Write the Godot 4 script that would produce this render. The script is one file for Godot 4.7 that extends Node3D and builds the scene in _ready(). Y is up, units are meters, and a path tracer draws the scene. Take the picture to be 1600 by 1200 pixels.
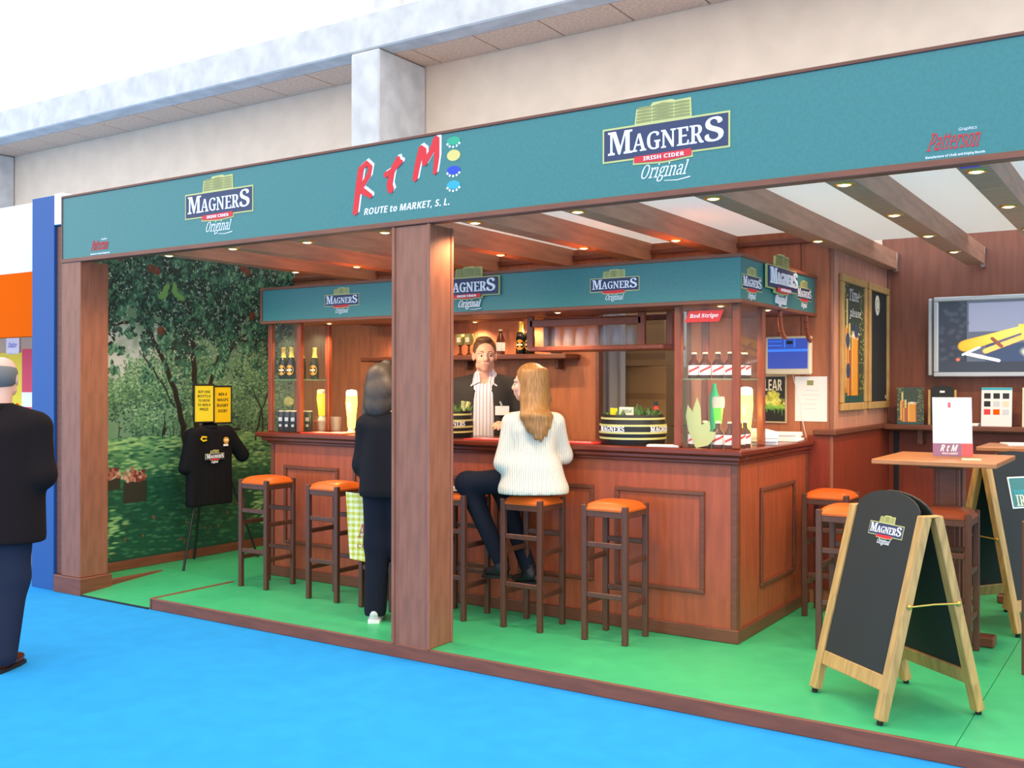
extends Node3D

const PY := 0.075
var used := {}
var M := {}
var fonts := {}
var rng := RandomNumberGenerator.new()


func _ready() -> void:
	rng.seed = 7
	# camera, sky, exposure
	var cam := Camera3D.new()
	cam.name = "camera"
	cam.fov = 2.0 * rad_to_deg(atan(600.0 / 1570.5))
	cam.near = 0.05
	cam.far = 200.0
	cam.transform = Transform3D(Basis(Vector3.UP, deg_to_rad(33.34)) * Basis(Vector3.RIGHT, deg_to_rad(0.036)) * Basis(Vector3.BACK, deg_to_rad(0.092)), Vector3(0, 1.6, 4.552))
	add_child(cam)
	cam.current = true
	var env := Environment.new()
	env.background_mode = Environment.BG_SKY
	var sky := Sky.new()
	var sm := ProceduralSkyMaterial.new()
	sm.sky_top_color = Color(0.93, 0.96, 1.0)
	sm.sky_horizon_color = Color(1.0, 1.0, 1.0)
	sm.ground_bottom_color = Color(0.75, 0.78, 0.82)
	sm.ground_horizon_color = Color(0.95, 0.96, 0.98)
	sm.sky_energy_multiplier = SKY
	sm.ground_energy_multiplier = SKY
	sky.sky_material = sm
	env.sky = sky
	env.tonemap_mode = Environment.TONE_MAPPER_LINEAR
	env.tonemap_exposure = EXPOSURE
	env.sdfgi_enabled = true
	env.ssao_enabled = true
	env.ssil_enabled = true
	var we := WorldEnvironment.new()
	we.name = "world_environment"
	we.environment = env
	add_child(we)
	materials()
	hall()
	stand_shell()
	ceiling_and_beams()
	fascia()
	neighbour()
	bar()
	canopy()
	display_cases()
	bar_goods()
	back_bar()
	pier_things()
	rear_corner()
	furniture()
	people()


const SKY := 1.42
const EXPOSURE := 1.0
const SPOT := 0.85


# ---------------------------------------------------------------- naming
func numbered(n: String) -> String:
	if used.has(n):
		used[n] += 1
		return "%s_%03d" % [n, used[n]]
	used[n] = 0
	return n


func thing(called: String, label: String, category: String, at := Vector3.ZERO, turn := 0.0, group := "") -> Node3D:
	var o := Node3D.new()
	o.name = numbered(called)
	o.position = at
	o.rotation.y = turn
	add_child(o)
	tag(o, label, category, group)
	return o


func tag(o: Node3D, label: String, category: String, group := "") -> void:
	o.set_meta("label", label)
	o.set_meta("category", category)
	if group:
		o.set_meta("group", group)


func part(parent: Node3D, called: String, mesh: Mesh, m: Material, t := Transform3D()) -> MeshInstance3D:
	var o := MeshInstance3D.new()
	o.name = called
	o.mesh = mesh
	o.material_override = m
	o.transform = t
	parent.add_child(o, true)
	return o


func single(called: String, label: String, category: String, mesh: Mesh, m: Material, t := Transform3D(), group := "") -> MeshInstance3D:
	var o := MeshInstance3D.new()
	o.name = numbered(called)
	o.mesh = mesh
	o.material_override = m
	o.transform = t
	add_child(o)
	tag(o, label, category, group)
	return o


func struct(called: String, label: String, category: String, mesh: Mesh, m: Material) -> MeshInstance3D:
	var o := single(called, label, category, mesh, m)
	o.set_meta("kind", "structure")
	return o


func copy_of(src: Node3D, label: String, at: Vector3, turn := 0.0) -> Node3D:
	var r: Node3D = src.duplicate()
	r.name = numbered(String(src.name).rstrip("0123456789").trim_suffix("_"))
	add_child(r)
	r.position = at
	r.rotation.y = turn
	r.set_meta("label", label)
	return r


func at(x: float, y: float, z: float, turn := 0.0) -> Transform3D:
	return Transform3D(Basis(Vector3.UP, turn), Vector3(x, y, z))


# ---------------------------------------------------------------- meshes
class Shape:
	var v := PackedVector3Array()
	var n := PackedVector3Array()
	var uv := PackedVector2Array()

	func tri(a: Vector3, b: Vector3, c: Vector3, na: Vector3, nb: Vector3, nc: Vector3, ua := Vector2.ZERO, ub := Vector2.ZERO, uc := Vector2.ZERO) -> void:
		if (b - a).cross(c - a).dot(na + nb + nc) > 0.0:
			v.append(a); v.append(c); v.append(b)
			n.append(na); n.append(nc); n.append(nb)
			uv.append(ua); uv.append(uc); uv.append(ub)
		else:
			v.append(a); v.append(b); v.append(c)
			n.append(na); n.append(nb); n.append(nc)
			uv.append(ua); uv.append(ub); uv.append(uc)

	func flat(a: Vector3, b: Vector3, c: Vector3, hint: Vector3) -> void:
		var q := (b - a).cross(c - a)
		if q.length_squared() < 1e-16:
			return
		q = q.normalized()
		if q.dot(hint) < 0.0:
			q = -q
		tri(a, b, c, q, q, q, Vector2(a.x + a.z, -a.y), Vector2(b.x + b.z, -b.y), Vector2(c.x + c.z, -c.y))

	func quad(a: Vector3, b: Vector3, c: Vector3, d: Vector3, q: Vector3) -> void:
		tri(a, b, c, q, q, q, Vector2(0, 1), Vector2(1, 1), Vector2(1, 0))
		tri(a, c, d, q, q, q, Vector2(0, 1), Vector2(1, 0), Vector2(0, 0))

	func box(c: Vector3, s: Vector3, bev := 0.003, t := Transform3D()) -> Shape:
		var h := s / 2.0
		var b := minf(bev, minf(h.x, minf(h.y, h.z)) * 0.49)
		for i in 3:
			var j := (i + 1) % 3
			var k := (i + 2) % 3
			for si in [-1.0, 1.0]:
				var p := []
				for q in [[-1, -1], [1, -1], [1, 1], [-1, 1]]:
					var w := Vector3()
					w[i] = si * h[i]
					w[j] = q[0] * (h[j] - b)
					w[k] = q[1] * (h[k] - b)
					p.append(t * (c + w))
				var nn := Vector3()
				nn[i] = si
				nn = (t.basis * nn).normalized()
				flat(p[0], p[1], p[2], nn)
				flat(p[0], p[2], p[3], nn)
				for sj in [-1.0, 1.0]:
					var e := []
					for sk in [-1.0, 1.0]:
						var w1 := Vector3()
						w1[i] = si * h[i]
						w1[j] = sj * (h[j] - b)
						w1[k] = sk * (h[k] - b)
						var w2 := Vector3()
						w2[i] = si * (h[i] - b)
						w2[j] = sj * h[j]
						w2[k] = sk * (h[k] - b)
						e.append(t * (c + w1))
						e.append(t * (c + w2))
					var ne := Vector3()
					ne[i] = si
					ne[j] = sj
					ne = t.basis * ne
					flat(e[0], e[1], e[3], ne)
					flat(e[0], e[3], e[2], ne)
		for sx in [-1.0, 1.0]:
			for sy in [-1.0, 1.0]:
				for sz in [-1.0, 1.0]:
					flat(t * (c + Vector3(sx * h.x, sy * (h.y - b), sz * (h.z - b))), t * (c + Vector3(sx * (h.x - b), sy * h.y, sz * (h.z - b))), t * (c + Vector3(sx * (h.x - b), sy * (h.y - b), sz * h.z)), t.basis * Vector3(sx, sy, sz))
		return self

	func span(x0: float, x1: float, y0: float, y1: float, z0: float, z1: float, bev := 0.003) -> Shape:
		return box(Vector3((x0 + x1) / 2, (y0 + y1) / 2, (z0 + z1) / 2), Vector3(absf(x1 - x0), absf(y1 - y0), absf(z1 - z0)), bev)

	# a bar of rectangular section between two points
	func bar(a: Vector3, b: Vector3, w: float, d: float, side := Vector3.RIGHT, bev := 0.003) -> Shape:
		var y := (b - a).normalized()
		var x := (side - y * side.dot(y)).normalized()
		var z := x.cross(y)
		return box(Vector3.ZERO, Vector3(w, (b - a).length(), d), bev, Transform3D(Basis(x, y, z), (a + b) / 2))

	# profile of (radius, height), turned round y
	func lathe(profile: Array, segs := 20, t := Transform3D()) -> Shape:
		for i in profile.size() - 1:
			var p: Vector2 = profile[i]
			var q: Vector2 = profile[i + 1]
			if p.is_equal_approx(q):
				continue
			var e := (q - p).normalized()
			var m := Vector2(e.y, -e.x)
			var m0 := m
			var m1 := m
			if i > 0:
				var o: Vector2 = profile[i - 1]
				var f := (p - o).normalized()
				if f.dot(e) > 0.6:
					m0 = (m + Vector2(f.y, -f.x)).normalized()
			if i < profile.size() - 2:
				var o2: Vector2 = profile[i + 2]
				var f2 := (o2 - q).normalized()
				if f2.dot(e) > 0.6:
					m1 = (m + Vector2(f2.y, -f2.x)).normalized()
			for k in segs:
				var a := TAU * k / segs
				var b := TAU * (k + 1) / segs
				var ca := Vector3(cos(a), 0, sin(a))
				var cb := Vector3(cos(b), 0, sin(b))
				var p0 := t * (ca * p.x + Vector3(0, p.y, 0))
				var p1 := t * (cb * p.x + Vector3(0, p.y, 0))
				var q0 := t * (ca * q.x + Vector3(0, q.y, 0))
				var q1 := t * (cb * q.x + Vector3(0, q.y, 0))
				var np0 := (t.basis * (ca * m0.x + Vector3(0, m0.y, 0))).normalized()
				var np1 := (t.basis * (cb * m0.x + Vector3(0, m0.y, 0))).normalized()
				var nq0 := (t.basis * (ca * m1.x + Vector3(0, m1.y, 0))).normalized()
				var nq1 := (t.basis * (cb * m1.x + Vector3(0, m1.y, 0))).normalized()
				var u0 := float(k) / segs
				var u1 := float(k + 1) / segs
				if p.x > 1e-5:
					tri(p0, p1, q1, np0, np1, nq1, Vector2(u0, -p.y), Vector2(u1, -p.y), Vector2(u1, -q.y))
				if q.x > 1e-5:
					tri(p0, q1, q0, np0, nq1, nq0, Vector2(u0, -p.y), Vector2(u1, -q.y), Vector2(u0, -q.y))
		return self

	func tube(pts: Array, r: float, segs := 8) -> Shape:
		var rings := []
		var side := Vector3.UP
		for i in pts.size():
			var d: Vector3 = (pts[mini(i + 1, pts.size() - 1)] - pts[maxi(i - 1, 0)]).normalized()
			if i == 0:
				side = Vector3.UP if absf(d.y) < 0.9 else Vector3.RIGHT
			var x := side.cross(d).normalized()
			side = d.cross(x).normalized()
			var ring := []
			for k in segs:
				var a := TAU * k / segs
				ring.append([pts[i], x * cos(a) + side * sin(a)])
			rings.append(ring)
		for i in pts.size() - 1:
			for k in segs:
				var l := (k + 1) % segs
				var a: Array = rings[i][k]
				var b: Array = rings[i][l]
				var c: Array = rings[i + 1][l]
				var d2: Array = rings[i + 1][k]
				tri(a[0] + a[1] * r, b[0] + b[1] * r, c[0] + c[1] * r, a[1], b[1], c[1])
				tri(a[0] + a[1] * r, c[0] + c[1] * r, d2[0] + d2[1] * r, a[1], c[1], d2[1])
		for e in [0, pts.size() - 1]:
			for k in segs:
				var out: Vector3 = pts[e] - pts[1 if e == 0 else e - 1]
				flat(pts[e], rings[e][k][0] + rings[e][k][1] * r, rings[e][(k + 1) % segs][0] + rings[e][(k + 1) % segs][1] * r, out)
		return self

	# outline in x,y pushed from z0 to z1
	func prism(poly: PackedVector2Array, z0: float, z1: float, t := Transform3D()) -> Shape:
		var idx := Geometry2D.triangulate_polygon(poly)
		var lo := Vector2(1e9, 1e9)
		var hi := Vector2(-1e9, -1e9)
		for p in poly:
			lo = lo.min(p)
			hi = hi.max(p)
		var sz := hi - lo
		for i in range(0, idx.size(), 3):
			for z in [z0, z1]:
				var w := (t.basis * Vector3(0, 0, 1.0 if z == maxf(z0, z1) else -1.0)).normalized()
				var pts := []
				var us := []
				for k in 3:
					var p := poly[idx[i + k]]
					pts.append(t * Vector3(p.x, p.y, z))
					us.append(Vector2((p.x - lo.x) / sz.x, (hi.y - p.y) / sz.y))
				tri(pts[0], pts[1], pts[2], w, w, w, us[0], us[1], us[2])
		var area := 0.0
		for i in poly.size():
			area += poly[i].cross(poly[(i + 1) % poly.size()])
		for i in poly.size():
			var p := poly[i]
			var q := poly[(i + 1) % poly.size()]
			var e := q - p
			var o := Vector2(e.y, -e.x) * signf(area)
			var w := t.basis * Vector3(o.x, o.y, 0)
			flat(t * Vector3(p.x, p.y, z0), t * Vector3(q.x, q.y, z0), t * Vector3(q.x, q.y, z1), w)
			flat(t * Vector3(p.x, p.y, z0), t * Vector3(q.x, q.y, z1), t * Vector3(p.x, p.y, z1), w)
		return self

	# a flat brush stroke through points in the x,y plane
	func stroke(pts: Array, w0: float, w1: float, z0: float, z1: float, t := Transform3D()) -> Shape:
		var left := PackedVector2Array()
		var right := PackedVector2Array()
		for i in pts.size():
			var d: Vector2 = (pts[mini(i + 1, pts.size() - 1)] - pts[maxi(i - 1, 0)]).normalized()
			var w := lerpf(w0, w1, float(i) / (pts.size() - 1)) / 2.0
			var o := Vector2(-d.y, d.x) * w
			if i == 0:
				left.append(pts[i] - d * w * 0.7)
			left.append(pts[i] + o)
			right.append(pts[i] - o)
			if i == pts.size() - 1:
				left.append(pts[i] + d * w * 0.7)
		right.reverse()
		for i in pts.size() - 1:
			pass
		left.append_array(right)
		if Geometry2D.triangulate_polygon(left).size():
			prism(left, z0, z1, t)
		return self

	func ball(c: Vector3, r: Vector3, segs := 14, t := Transform3D()) -> Shape:
		var rows := segs / 2
		for i in rows:
			for k in segs:
				var q := []
				for p in [[i, k], [i, k + 1], [i + 1, k + 1], [i + 1, k]]:
					var a: float = PI * p[0] / rows
					var b: float = TAU * p[1] / segs
					q.append(Vector3(sin(a) * cos(b), cos(a), sin(a) * sin(b)))
				var f := func(d: Vector3) -> Vector3: return t * (c + d * r)
				var g := func(d: Vector3) -> Vector3: return (t.basis * (d / r)).normalized()
				if i > 0:
					tri(f.call(q[0]), f.call(q[1]), f.call(q[2]), g.call(q[0]), g.call(q[1]), g.call(q[2]))
				if i < rows - 1:
					tri(f.call(q[0]), f.call(q[2]), f.call(q[3]), g.call(q[0]), g.call(q[2]), g.call(q[3]))
		return self

	func add(m: Mesh, t := Transform3D()) -> Shape:
		for s in m.get_surface_count():
			var a := m.surface_get_arrays(s)
			var mv: PackedVector3Array = a[Mesh.ARRAY_VERTEX]
			var mn: PackedVector3Array = a[Mesh.ARRAY_NORMAL]
			var ix: PackedInt32Array = a[Mesh.ARRAY_INDEX] if a[Mesh.ARRAY_INDEX] != null else PackedInt32Array(range(mv.size()))
			var nb := t.basis.inverse().transposed()
			for i in ix:
				v.append(t * mv[i])
				n.append((nb * mn[i]).normalized())
				uv.append(Vector2(mv[i].x, -mv[i].y))
		return self

	func done() -> ArrayMesh:
		var a := []
		a.resize(Mesh.ARRAY_MAX)
		a[Mesh.ARRAY_VERTEX] = v
		a[Mesh.ARRAY_NORMAL] = n
		a[Mesh.ARRAY_TEX_UV] = uv
		var m := ArrayMesh.new()
		m.add_surface_from_arrays(Mesh.PRIMITIVE_TRIANGLES, a)
		return m


func font(kind: String) -> Font:
	if not fonts.has(kind):
		var f := SystemFont.new()
		f.font_names = PackedStringArray(["Droid Serif" if kind.begins_with("serif") else "Droid Sans"])
		f.font_weight = 700 if kind.ends_with("bold") else 400
		fonts[kind] = f
	return fonts[kind]


# lettering that fills a rectangle w x h (h = 0 keeps its proportions), centred, facing +z
func letters(text: String, kind: String, w: float, h: float, depth := 0.002, slant := 0.0) -> ArrayMesh:
	var tm := TextMesh.new()
	tm.text = text
	tm.font = font(kind)
	tm.font_size = 48
	tm.pixel_size = 0.01
	tm.depth = 0.02
	tm.curve_step = 2.0
	tm.horizontal_alignment = HORIZONTAL_ALIGNMENT_CENTER
	var b := tm.get_aabb()
	var sx := w / b.size.x
	var sy := h / b.size.y if h > 0.0 else sx
	var c := b.get_center()
	var t := Transform3D(Basis(Vector3(sx, 0, 0), Vector3(slant * sy, sy, 0), Vector3(0, 0, depth / 0.02)), Vector3.ZERO)
	t.origin = -(t.basis * c)
	return Shape.new().add(tm, t).done()


# ---------------------------------------------------------------- materials
func mat(called: String, c: Color, rough := 0.6, metal := 0.0) -> StandardMaterial3D:
	var m := StandardMaterial3D.new()
	m.resource_name = called
	m.albedo_color = c
	m.roughness = rough
	m.metallic = metal
	M[called] = m
	return m


func rgb8(r: int, g: int, b: int) -> Color:
	return Color8(r, g, b)


func noise_tex(freq: float, w: int, h: int, lo: float, hi: float, sx := 1.0, sy := 1.0, seed_ := 1, octaves := 4) -> ImageTexture:
	var f := FastNoiseLite.new()
	f.seed = seed_
	f.noise_type = FastNoiseLite.TYPE_SIMPLEX
	f.frequency = freq
	f.fractal_octaves = octaves
	var im := f.get_seamless_image(int(w / sx), int(h / sy))
	im.convert(Image.FORMAT_L8)
	im.resize(w, h, Image.INTERPOLATE_CUBIC)
	var d := im.get_data()
	for i in d.size():
		d[i] = int(clampf(lerpf(lo, hi, d[i] / 255.0), 0, 1) * 255)
	im = Image.create_from_data(w, h, false, Image.FORMAT_L8, d)
	im.convert(Image.FORMAT_RGB8)
	return ImageTexture.create_from_image(im)


func grained(m: StandardMaterial3D, t: Texture2D, scale := Vector3.ONE) -> StandardMaterial3D:
	m.albedo_texture = t
	m.uv1_triplanar = true
	m.uv1_scale = scale
	return m


func lamp_mat(called: String, c: Color, e: float) -> StandardMaterial3D:
	var m := mat(called, Color(0.25, 0.25, 0.25), 0.4)
	m.emission_enabled = true
	m.emission = c
	m.emission_energy_multiplier = e
	return m


func pane_mat(called: String, c: Color, rough := 0.03) -> StandardMaterial3D:
	var m := mat(called, c, rough)
	m.transparency = BaseMaterial3D.TRANSPARENCY_ALPHA
	m.metallic_specular = 0.22
	return m


func materials() -> void:
	var grain_v := noise_tex(0.05, 256, 256, 0.86, 1.0, 1.0, 9.0, 3)
	var grain_h := noise_tex(0.05, 256, 256, 0.86, 1.0, 9.0, 1.0, 4)
	var mottle := noise_tex(0.03, 256, 256, 0.95, 1.0, 1.0, 1.0, 5, 5)
	var fine := noise_tex(0.25, 256, 256, 0.92, 1.0, 1.0, 1.0, 6, 3)
	grained(mat("brown board upright", rgb8(160, 100, 76), 0.42), grain_v, Vector3(1.6, 1.6, 1.6))
	grained(mat("brown board level", rgb8(138, 78, 56), 0.42), grain_h, Vector3(1.6, 1.6, 1.6))
	grained(mat("beam board", rgb8(206, 148, 116), 0.5), grain_h, Vector3(1.2, 1.2, 1.2))
	grained(mat("wall board", rgb8(188, 114, 78), 0.5), grain_v, Vector3(1.2, 1.2, 1.2))
	grained(mat("shaded wall board", rgb8(150, 88, 64), 0.5), grain_v, Vector3(1.2, 1.2, 1.2))  # wall board again, darkened so the rear wall's dimness is in its colour
	grained(mat("daylit wall board", rgb8(204, 142, 114), 0.5), grain_v, Vector3(1.2, 1.2, 1.2))  # wall board again, paler: daylight from the open end painted into its colour
	grained(mat("red wainscot", rgb8(150, 58, 34), 0.42), grain_v, Vector3(1.4, 1.4, 1.4))
	grained(mat("bar wood", rgb8(176, 84, 50), 0.38), grain_v, Vector3(1.3, 1.3, 1.3))
	grained(mat("bar trim", rgb8(120, 66, 44), 0.4), grain_h, Vector3(2, 2, 2))
	grained(mat("counter top wood", rgb8(122, 52, 34), 0.2), grain_h, Vector3(1.5, 1.5, 1.5))
	grained(mat("case wood", rgb8(150, 72, 44), 0.35), grain_v, Vector3(2.5, 2.5, 2.5))
	grained(mat("stool wood", rgb8(98, 58, 42), 0.42), grain_v, Vector3(3, 3, 3))
	grained(mat("table wood", rgb8(186, 124, 80), 0.35), grain_h, Vector3(2, 2, 2))
	grained(mat("pine", rgb8(208, 164, 98), 0.5), noise_tex(0.03, 256, 256, 0.8, 1.0, 1.0, 8.0, 9), Vector3(3, 3, 3))
	mat("orange leather", rgb8(206, 94, 24), 0.38)
	mat("brown leather", rgb8(140, 66, 40), 0.3)
	grained(mat("blue carpet", rgb8(46, 152, 218), 0.95), mottle, Vector3(0.5, 0.5, 0.5)).metallic_specular = 0.2
	var g := grained(mat("green sheet", rgb8(66, 184, 122), 0.42), mottle, Vector3(0.7, 0.7, 0.7))
	g.metallic_specular = 0.4
	mat("seam", rgb8(16, 80, 34), 0.6)
	var teal := grained(mat("teal board", rgb8(52, 130, 128), 0.38), fine, Vector3(0.6, 0.6, 0.6))
	teal.metallic_specular = 0.5
	grained(mat("concrete", rgb8(226, 222, 218), 0.9), noise_tex(0.03, 256, 256, 0.88, 1.0, 1.0, 1.0, 12, 5), Vector3(0.25, 0.25, 0.25))
	grained(mat("hall wall", rgb8(246, 220, 194), 0.9), mottle, Vector3(0.2, 0.2, 0.2))
	grained(mat("soffit board", rgb8(252, 212, 182), 0.85), noise_tex(0.12, 256, 256, 0.86, 1.0, 1.0, 1.0, 13, 4), Vector3(0.5, 0.5, 0.5))
	var cl := mat("ceiling cloth", rgb8(236, 240, 238), 0.9)
	cl.backlight_enabled = true
	cl.backlight = Color(1.0, 0.96, 0.92)
	mat("blue panel", rgb8(26, 84, 150), 0.55)
	mat("white panel", rgb8(240, 242, 244), 0.6)
	mat("orange panel", rgb8(240, 96, 0), 0.8).metallic_specular = 0.15
	mat("beige", rgb8(196, 176, 146), 0.8)
	mat("grey wall", rgb8(176, 178, 180), 0.9)
	mat("card", rgb8(160, 126, 84), 0.9)
	mat("card tape", rgb8(140, 106, 68), 0.5)
	mat("white paper", rgb8(244, 244, 242), 0.8)
	mat("black", rgb8(24, 24, 26), 0.5)
	mat("gloss black", rgb8(10, 12, 12), 0.12)
	mat("slate", rgb8(32, 36, 36), 0.7)
	mat("navy", rgb8(46, 58, 92), 0.5)
	mat("dark navy", rgb8(30, 34, 48), 0.5)
	mat("logo white", rgb8(248, 248, 250), 0.55)
	mat("logo gold", rgb8(206, 204, 130), 0.5)
	mat("logo olive", rgb8(150, 150, 92), 0.5)
	mat("logo red", rgb8(224, 40, 52), 0.5)
	mat("brush red", rgb8(226, 30, 40), 0.5)
	mat("shade line", rgb8(60, 70, 60), 0.6)
	mat("cap green", rgb8(40, 170, 130), 0.5)
	mat("cap yellow", rgb8(228, 208, 120), 0.5)
	mat("cap blue", rgb8(30, 70, 200), 0.5)
	mat("cap cyan", rgb8(40, 170, 190), 0.5)
	mat("brass", rgb8(214, 176, 90), 0.3, 0.9)
	mat("chrome", rgb8(225, 228, 232), 0.15, 1.0)
	mat("silver", rgb8(196, 200, 200), 0.35, 0.5)
	mat("rubber", rgb8(20, 20, 20), 0.8)
	mat("gold foil", rgb8(222, 196, 96), 0.35, 0.5)
	mat("gold label", rgb8(222, 160, 50), 0.5)
	mat("cream", rgb8(236, 226, 196), 0.6)
	mat("bottle black", rgb8(20, 24, 22), 0.12)
	mat("brown glass", rgb8(84, 36, 20), 0.12)
	mat("can dark", rgb8(46, 54, 64), 0.3, 0.4)
	mat("label grey", rgb8(200, 204, 204), 0.5)
	mat("leaf", rgb8(84, 120, 60), 0.6)
	mat("leaf pale", rgb8(186, 194, 128), 0.6)
	mat("yellow sign", rgb8(246, 206, 20), 0.5)
	mat("paper yellow", rgb8(236, 214, 40), 0.6)
	mat("pink", rgb8(220, 60, 90), 0.6)
	mat("purple", rgb8(126, 72, 112), 0.5)
	mat("bright red", rgb8(226, 52, 50), 0.5)
	mat("light grey", rgb8(214, 216, 220), 0.5)
	pane_mat("pane", Color(0.85, 0.95, 0.92, 0.015))
	pane_mat("glassware", Color(0.92, 0.95, 0.97, 0.035), 0.02)
	pane_mat("shelf glass", Color(0.5, 0.75, 0.62, 0.3), 0.05)
	pane_mat("acrylic", Color(0.95, 0.97, 1.0, 0.02), 0.05)
	lamp_mat("bulb", Color(1.0, 0.9, 0.7), 4.0)
	lamp_mat("beer glow", Color(1.0, 0.84, 0.3), 5.0)
	lamp_mat("beer glow dim", Color(1.0, 0.76, 0.14), 1.6)
	lamp_mat("foam glow", Color(1.0, 0.95, 0.75), 3.5)
	lamp_mat("green glow", Color(0.45, 1.0, 0.15), 1.3)
	# skin, hair and cloth
	var sk := mat("skin", rgb8(234, 178, 152), 0.5)
	sk.subsurf_scatter_enabled = true
	sk.subsurf_scatter_strength = 0.08
	mat("lips", rgb8(190, 96, 92), 0.5)
	mat("eye", rgb8(206, 196, 188), 0.2)
	mat("iris", rgb8(50, 40, 34), 0.2)
	grained(mat("brown hair", rgb8(128, 90, 58), 0.55), noise_tex(0.1, 256, 256, 0.6, 1.0, 1.0, 9.0, 21), Vector3(6, 6, 6))
	grained(mat("fair hair", rgb8(206, 148, 82), 0.42), noise_tex(0.12, 256, 256, 0.5, 1.0, 1.0, 12.0, 22), Vector3(5, 3, 5))
	grained(mat("dark hair", rgb8(84, 68, 56), 0.5), noise_tex(0.1, 256, 256, 0.6, 1.0, 1.0, 9.0, 23), Vector3(6, 6, 6))
	mat("grey hair", rgb8(120, 112, 106), 0.7)
	for a in [["black cloth", rgb8(30, 31, 36)], ["navy cloth", rgb8(30, 34, 46)], ["charcoal cloth", rgb8(66, 62, 60)], ["coat cloth", rgb8(34, 26, 26)], ["denim", rgb8(38, 44, 62)], ["shirt cloth", rgb8(26, 26, 30)]]:
		grained(mat(a[0], a[1], 0.9), fine, Vector3(4, 4, 4)).metallic_specular = 0.25
	# a cream cloth with thin grey-blue stripes, and a white shirt with pink-brown ones
	for a in [["striped cream cloth", Color8(226, 220, 202), Color8(146, 160, 168), 9], ["striped white shirt", Color8(232, 230, 240), Color8(168, 140, 150), 5]]:
		var im := Image.create(128, 8, false, Image.FORMAT_RGB8)
		im.fill(a[1])
		for x in range(0, 128, 16):
			im.fill_rect(Rect2i(x, 0, 3, 8), a[2])
		grained(mat(a[0], Color.WHITE, 0.85), ImageTexture.create_from_image(im), Vector3(a[3], a[3], a[3]))
	# a yellow and white check
	var ck := Image.create(32, 32, false, Image.FORMAT_RGB8)
	ck.fill(Color8(248, 246, 214))
	ck.fill_rect(Rect2i(0, 0, 16, 32), Color8(232, 226, 120))
	ck.fill_rect(Rect2i(0, 0, 32, 16), Color8(232, 226, 120))
	ck.fill_rect(Rect2i(0, 0, 16, 16), Color8(204, 196, 50))
	grained(mat("yellow check", Color.WHITE, 0.7), ImageTexture.create_from_image(ck), Vector3(26, 26, 26))


# ---------------------------------------------------------------- the hall
func hall() -> void:
	struct("floor", "bright blue carpet of the exhibition hall aisle", "carpet", Shape.new().span(-26, 12, -0.1, 0, -8, 14).done(), M["blue carpet"])
	var w := struct("wall_hall", "pale plastered hall wall high behind the stand", "wall", Shape.new().span(-34, 10, 0, 7.2, -7.35, -7.05).done(), M["hall wall"])
	w.set_meta("kind", "structure")
	struct("trim_1", "weathered concrete band running along the gallery edge under the bright windows", "concrete band", Shape.new().span(-34, 10, 6.25, 6.76, -6.35, -6.0, 0.02).done(), M["concrete"])
	var so := struct("ceiling_gallery", "boarded soffit of pinkish panels under the concrete gallery", "soffit", Shape.new().span(-34, 10, 6.34, 6.44, -7.05, -6.35).done(), M["concrete"])
	for i in 34:
		part(so, "panel", Shape.new().span(-24.3 + i * 1.03 + 0.012, -24.3 + (i + 1) * 1.03 - 0.012, 6.252, 6.338, -7.045, -6.352, 0.004).done(), M["soffit board"])
	for x in [-20.35, -9.665]:
		var c := thing("concrete_column", "pale square concrete column rising behind the big red brush lettering" if x > -15 else "concrete pilaster of the hall wall above the white and orange fascia", "column", Vector3(x + 0.26, 0, -6.52))
		part(c, "shaft", Shape.new().box(Vector3(0, 3.12, 0), Vector3(0.52, 6.24, 1.04), 0.02).done(), M["concrete"])
		part(c, "mullion", Shape.new().box(Vector3(0.1, 7.9, 0.12), Vector3(0.32, 2.3, 0.32), 0.02).done(), M["concrete"])


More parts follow.
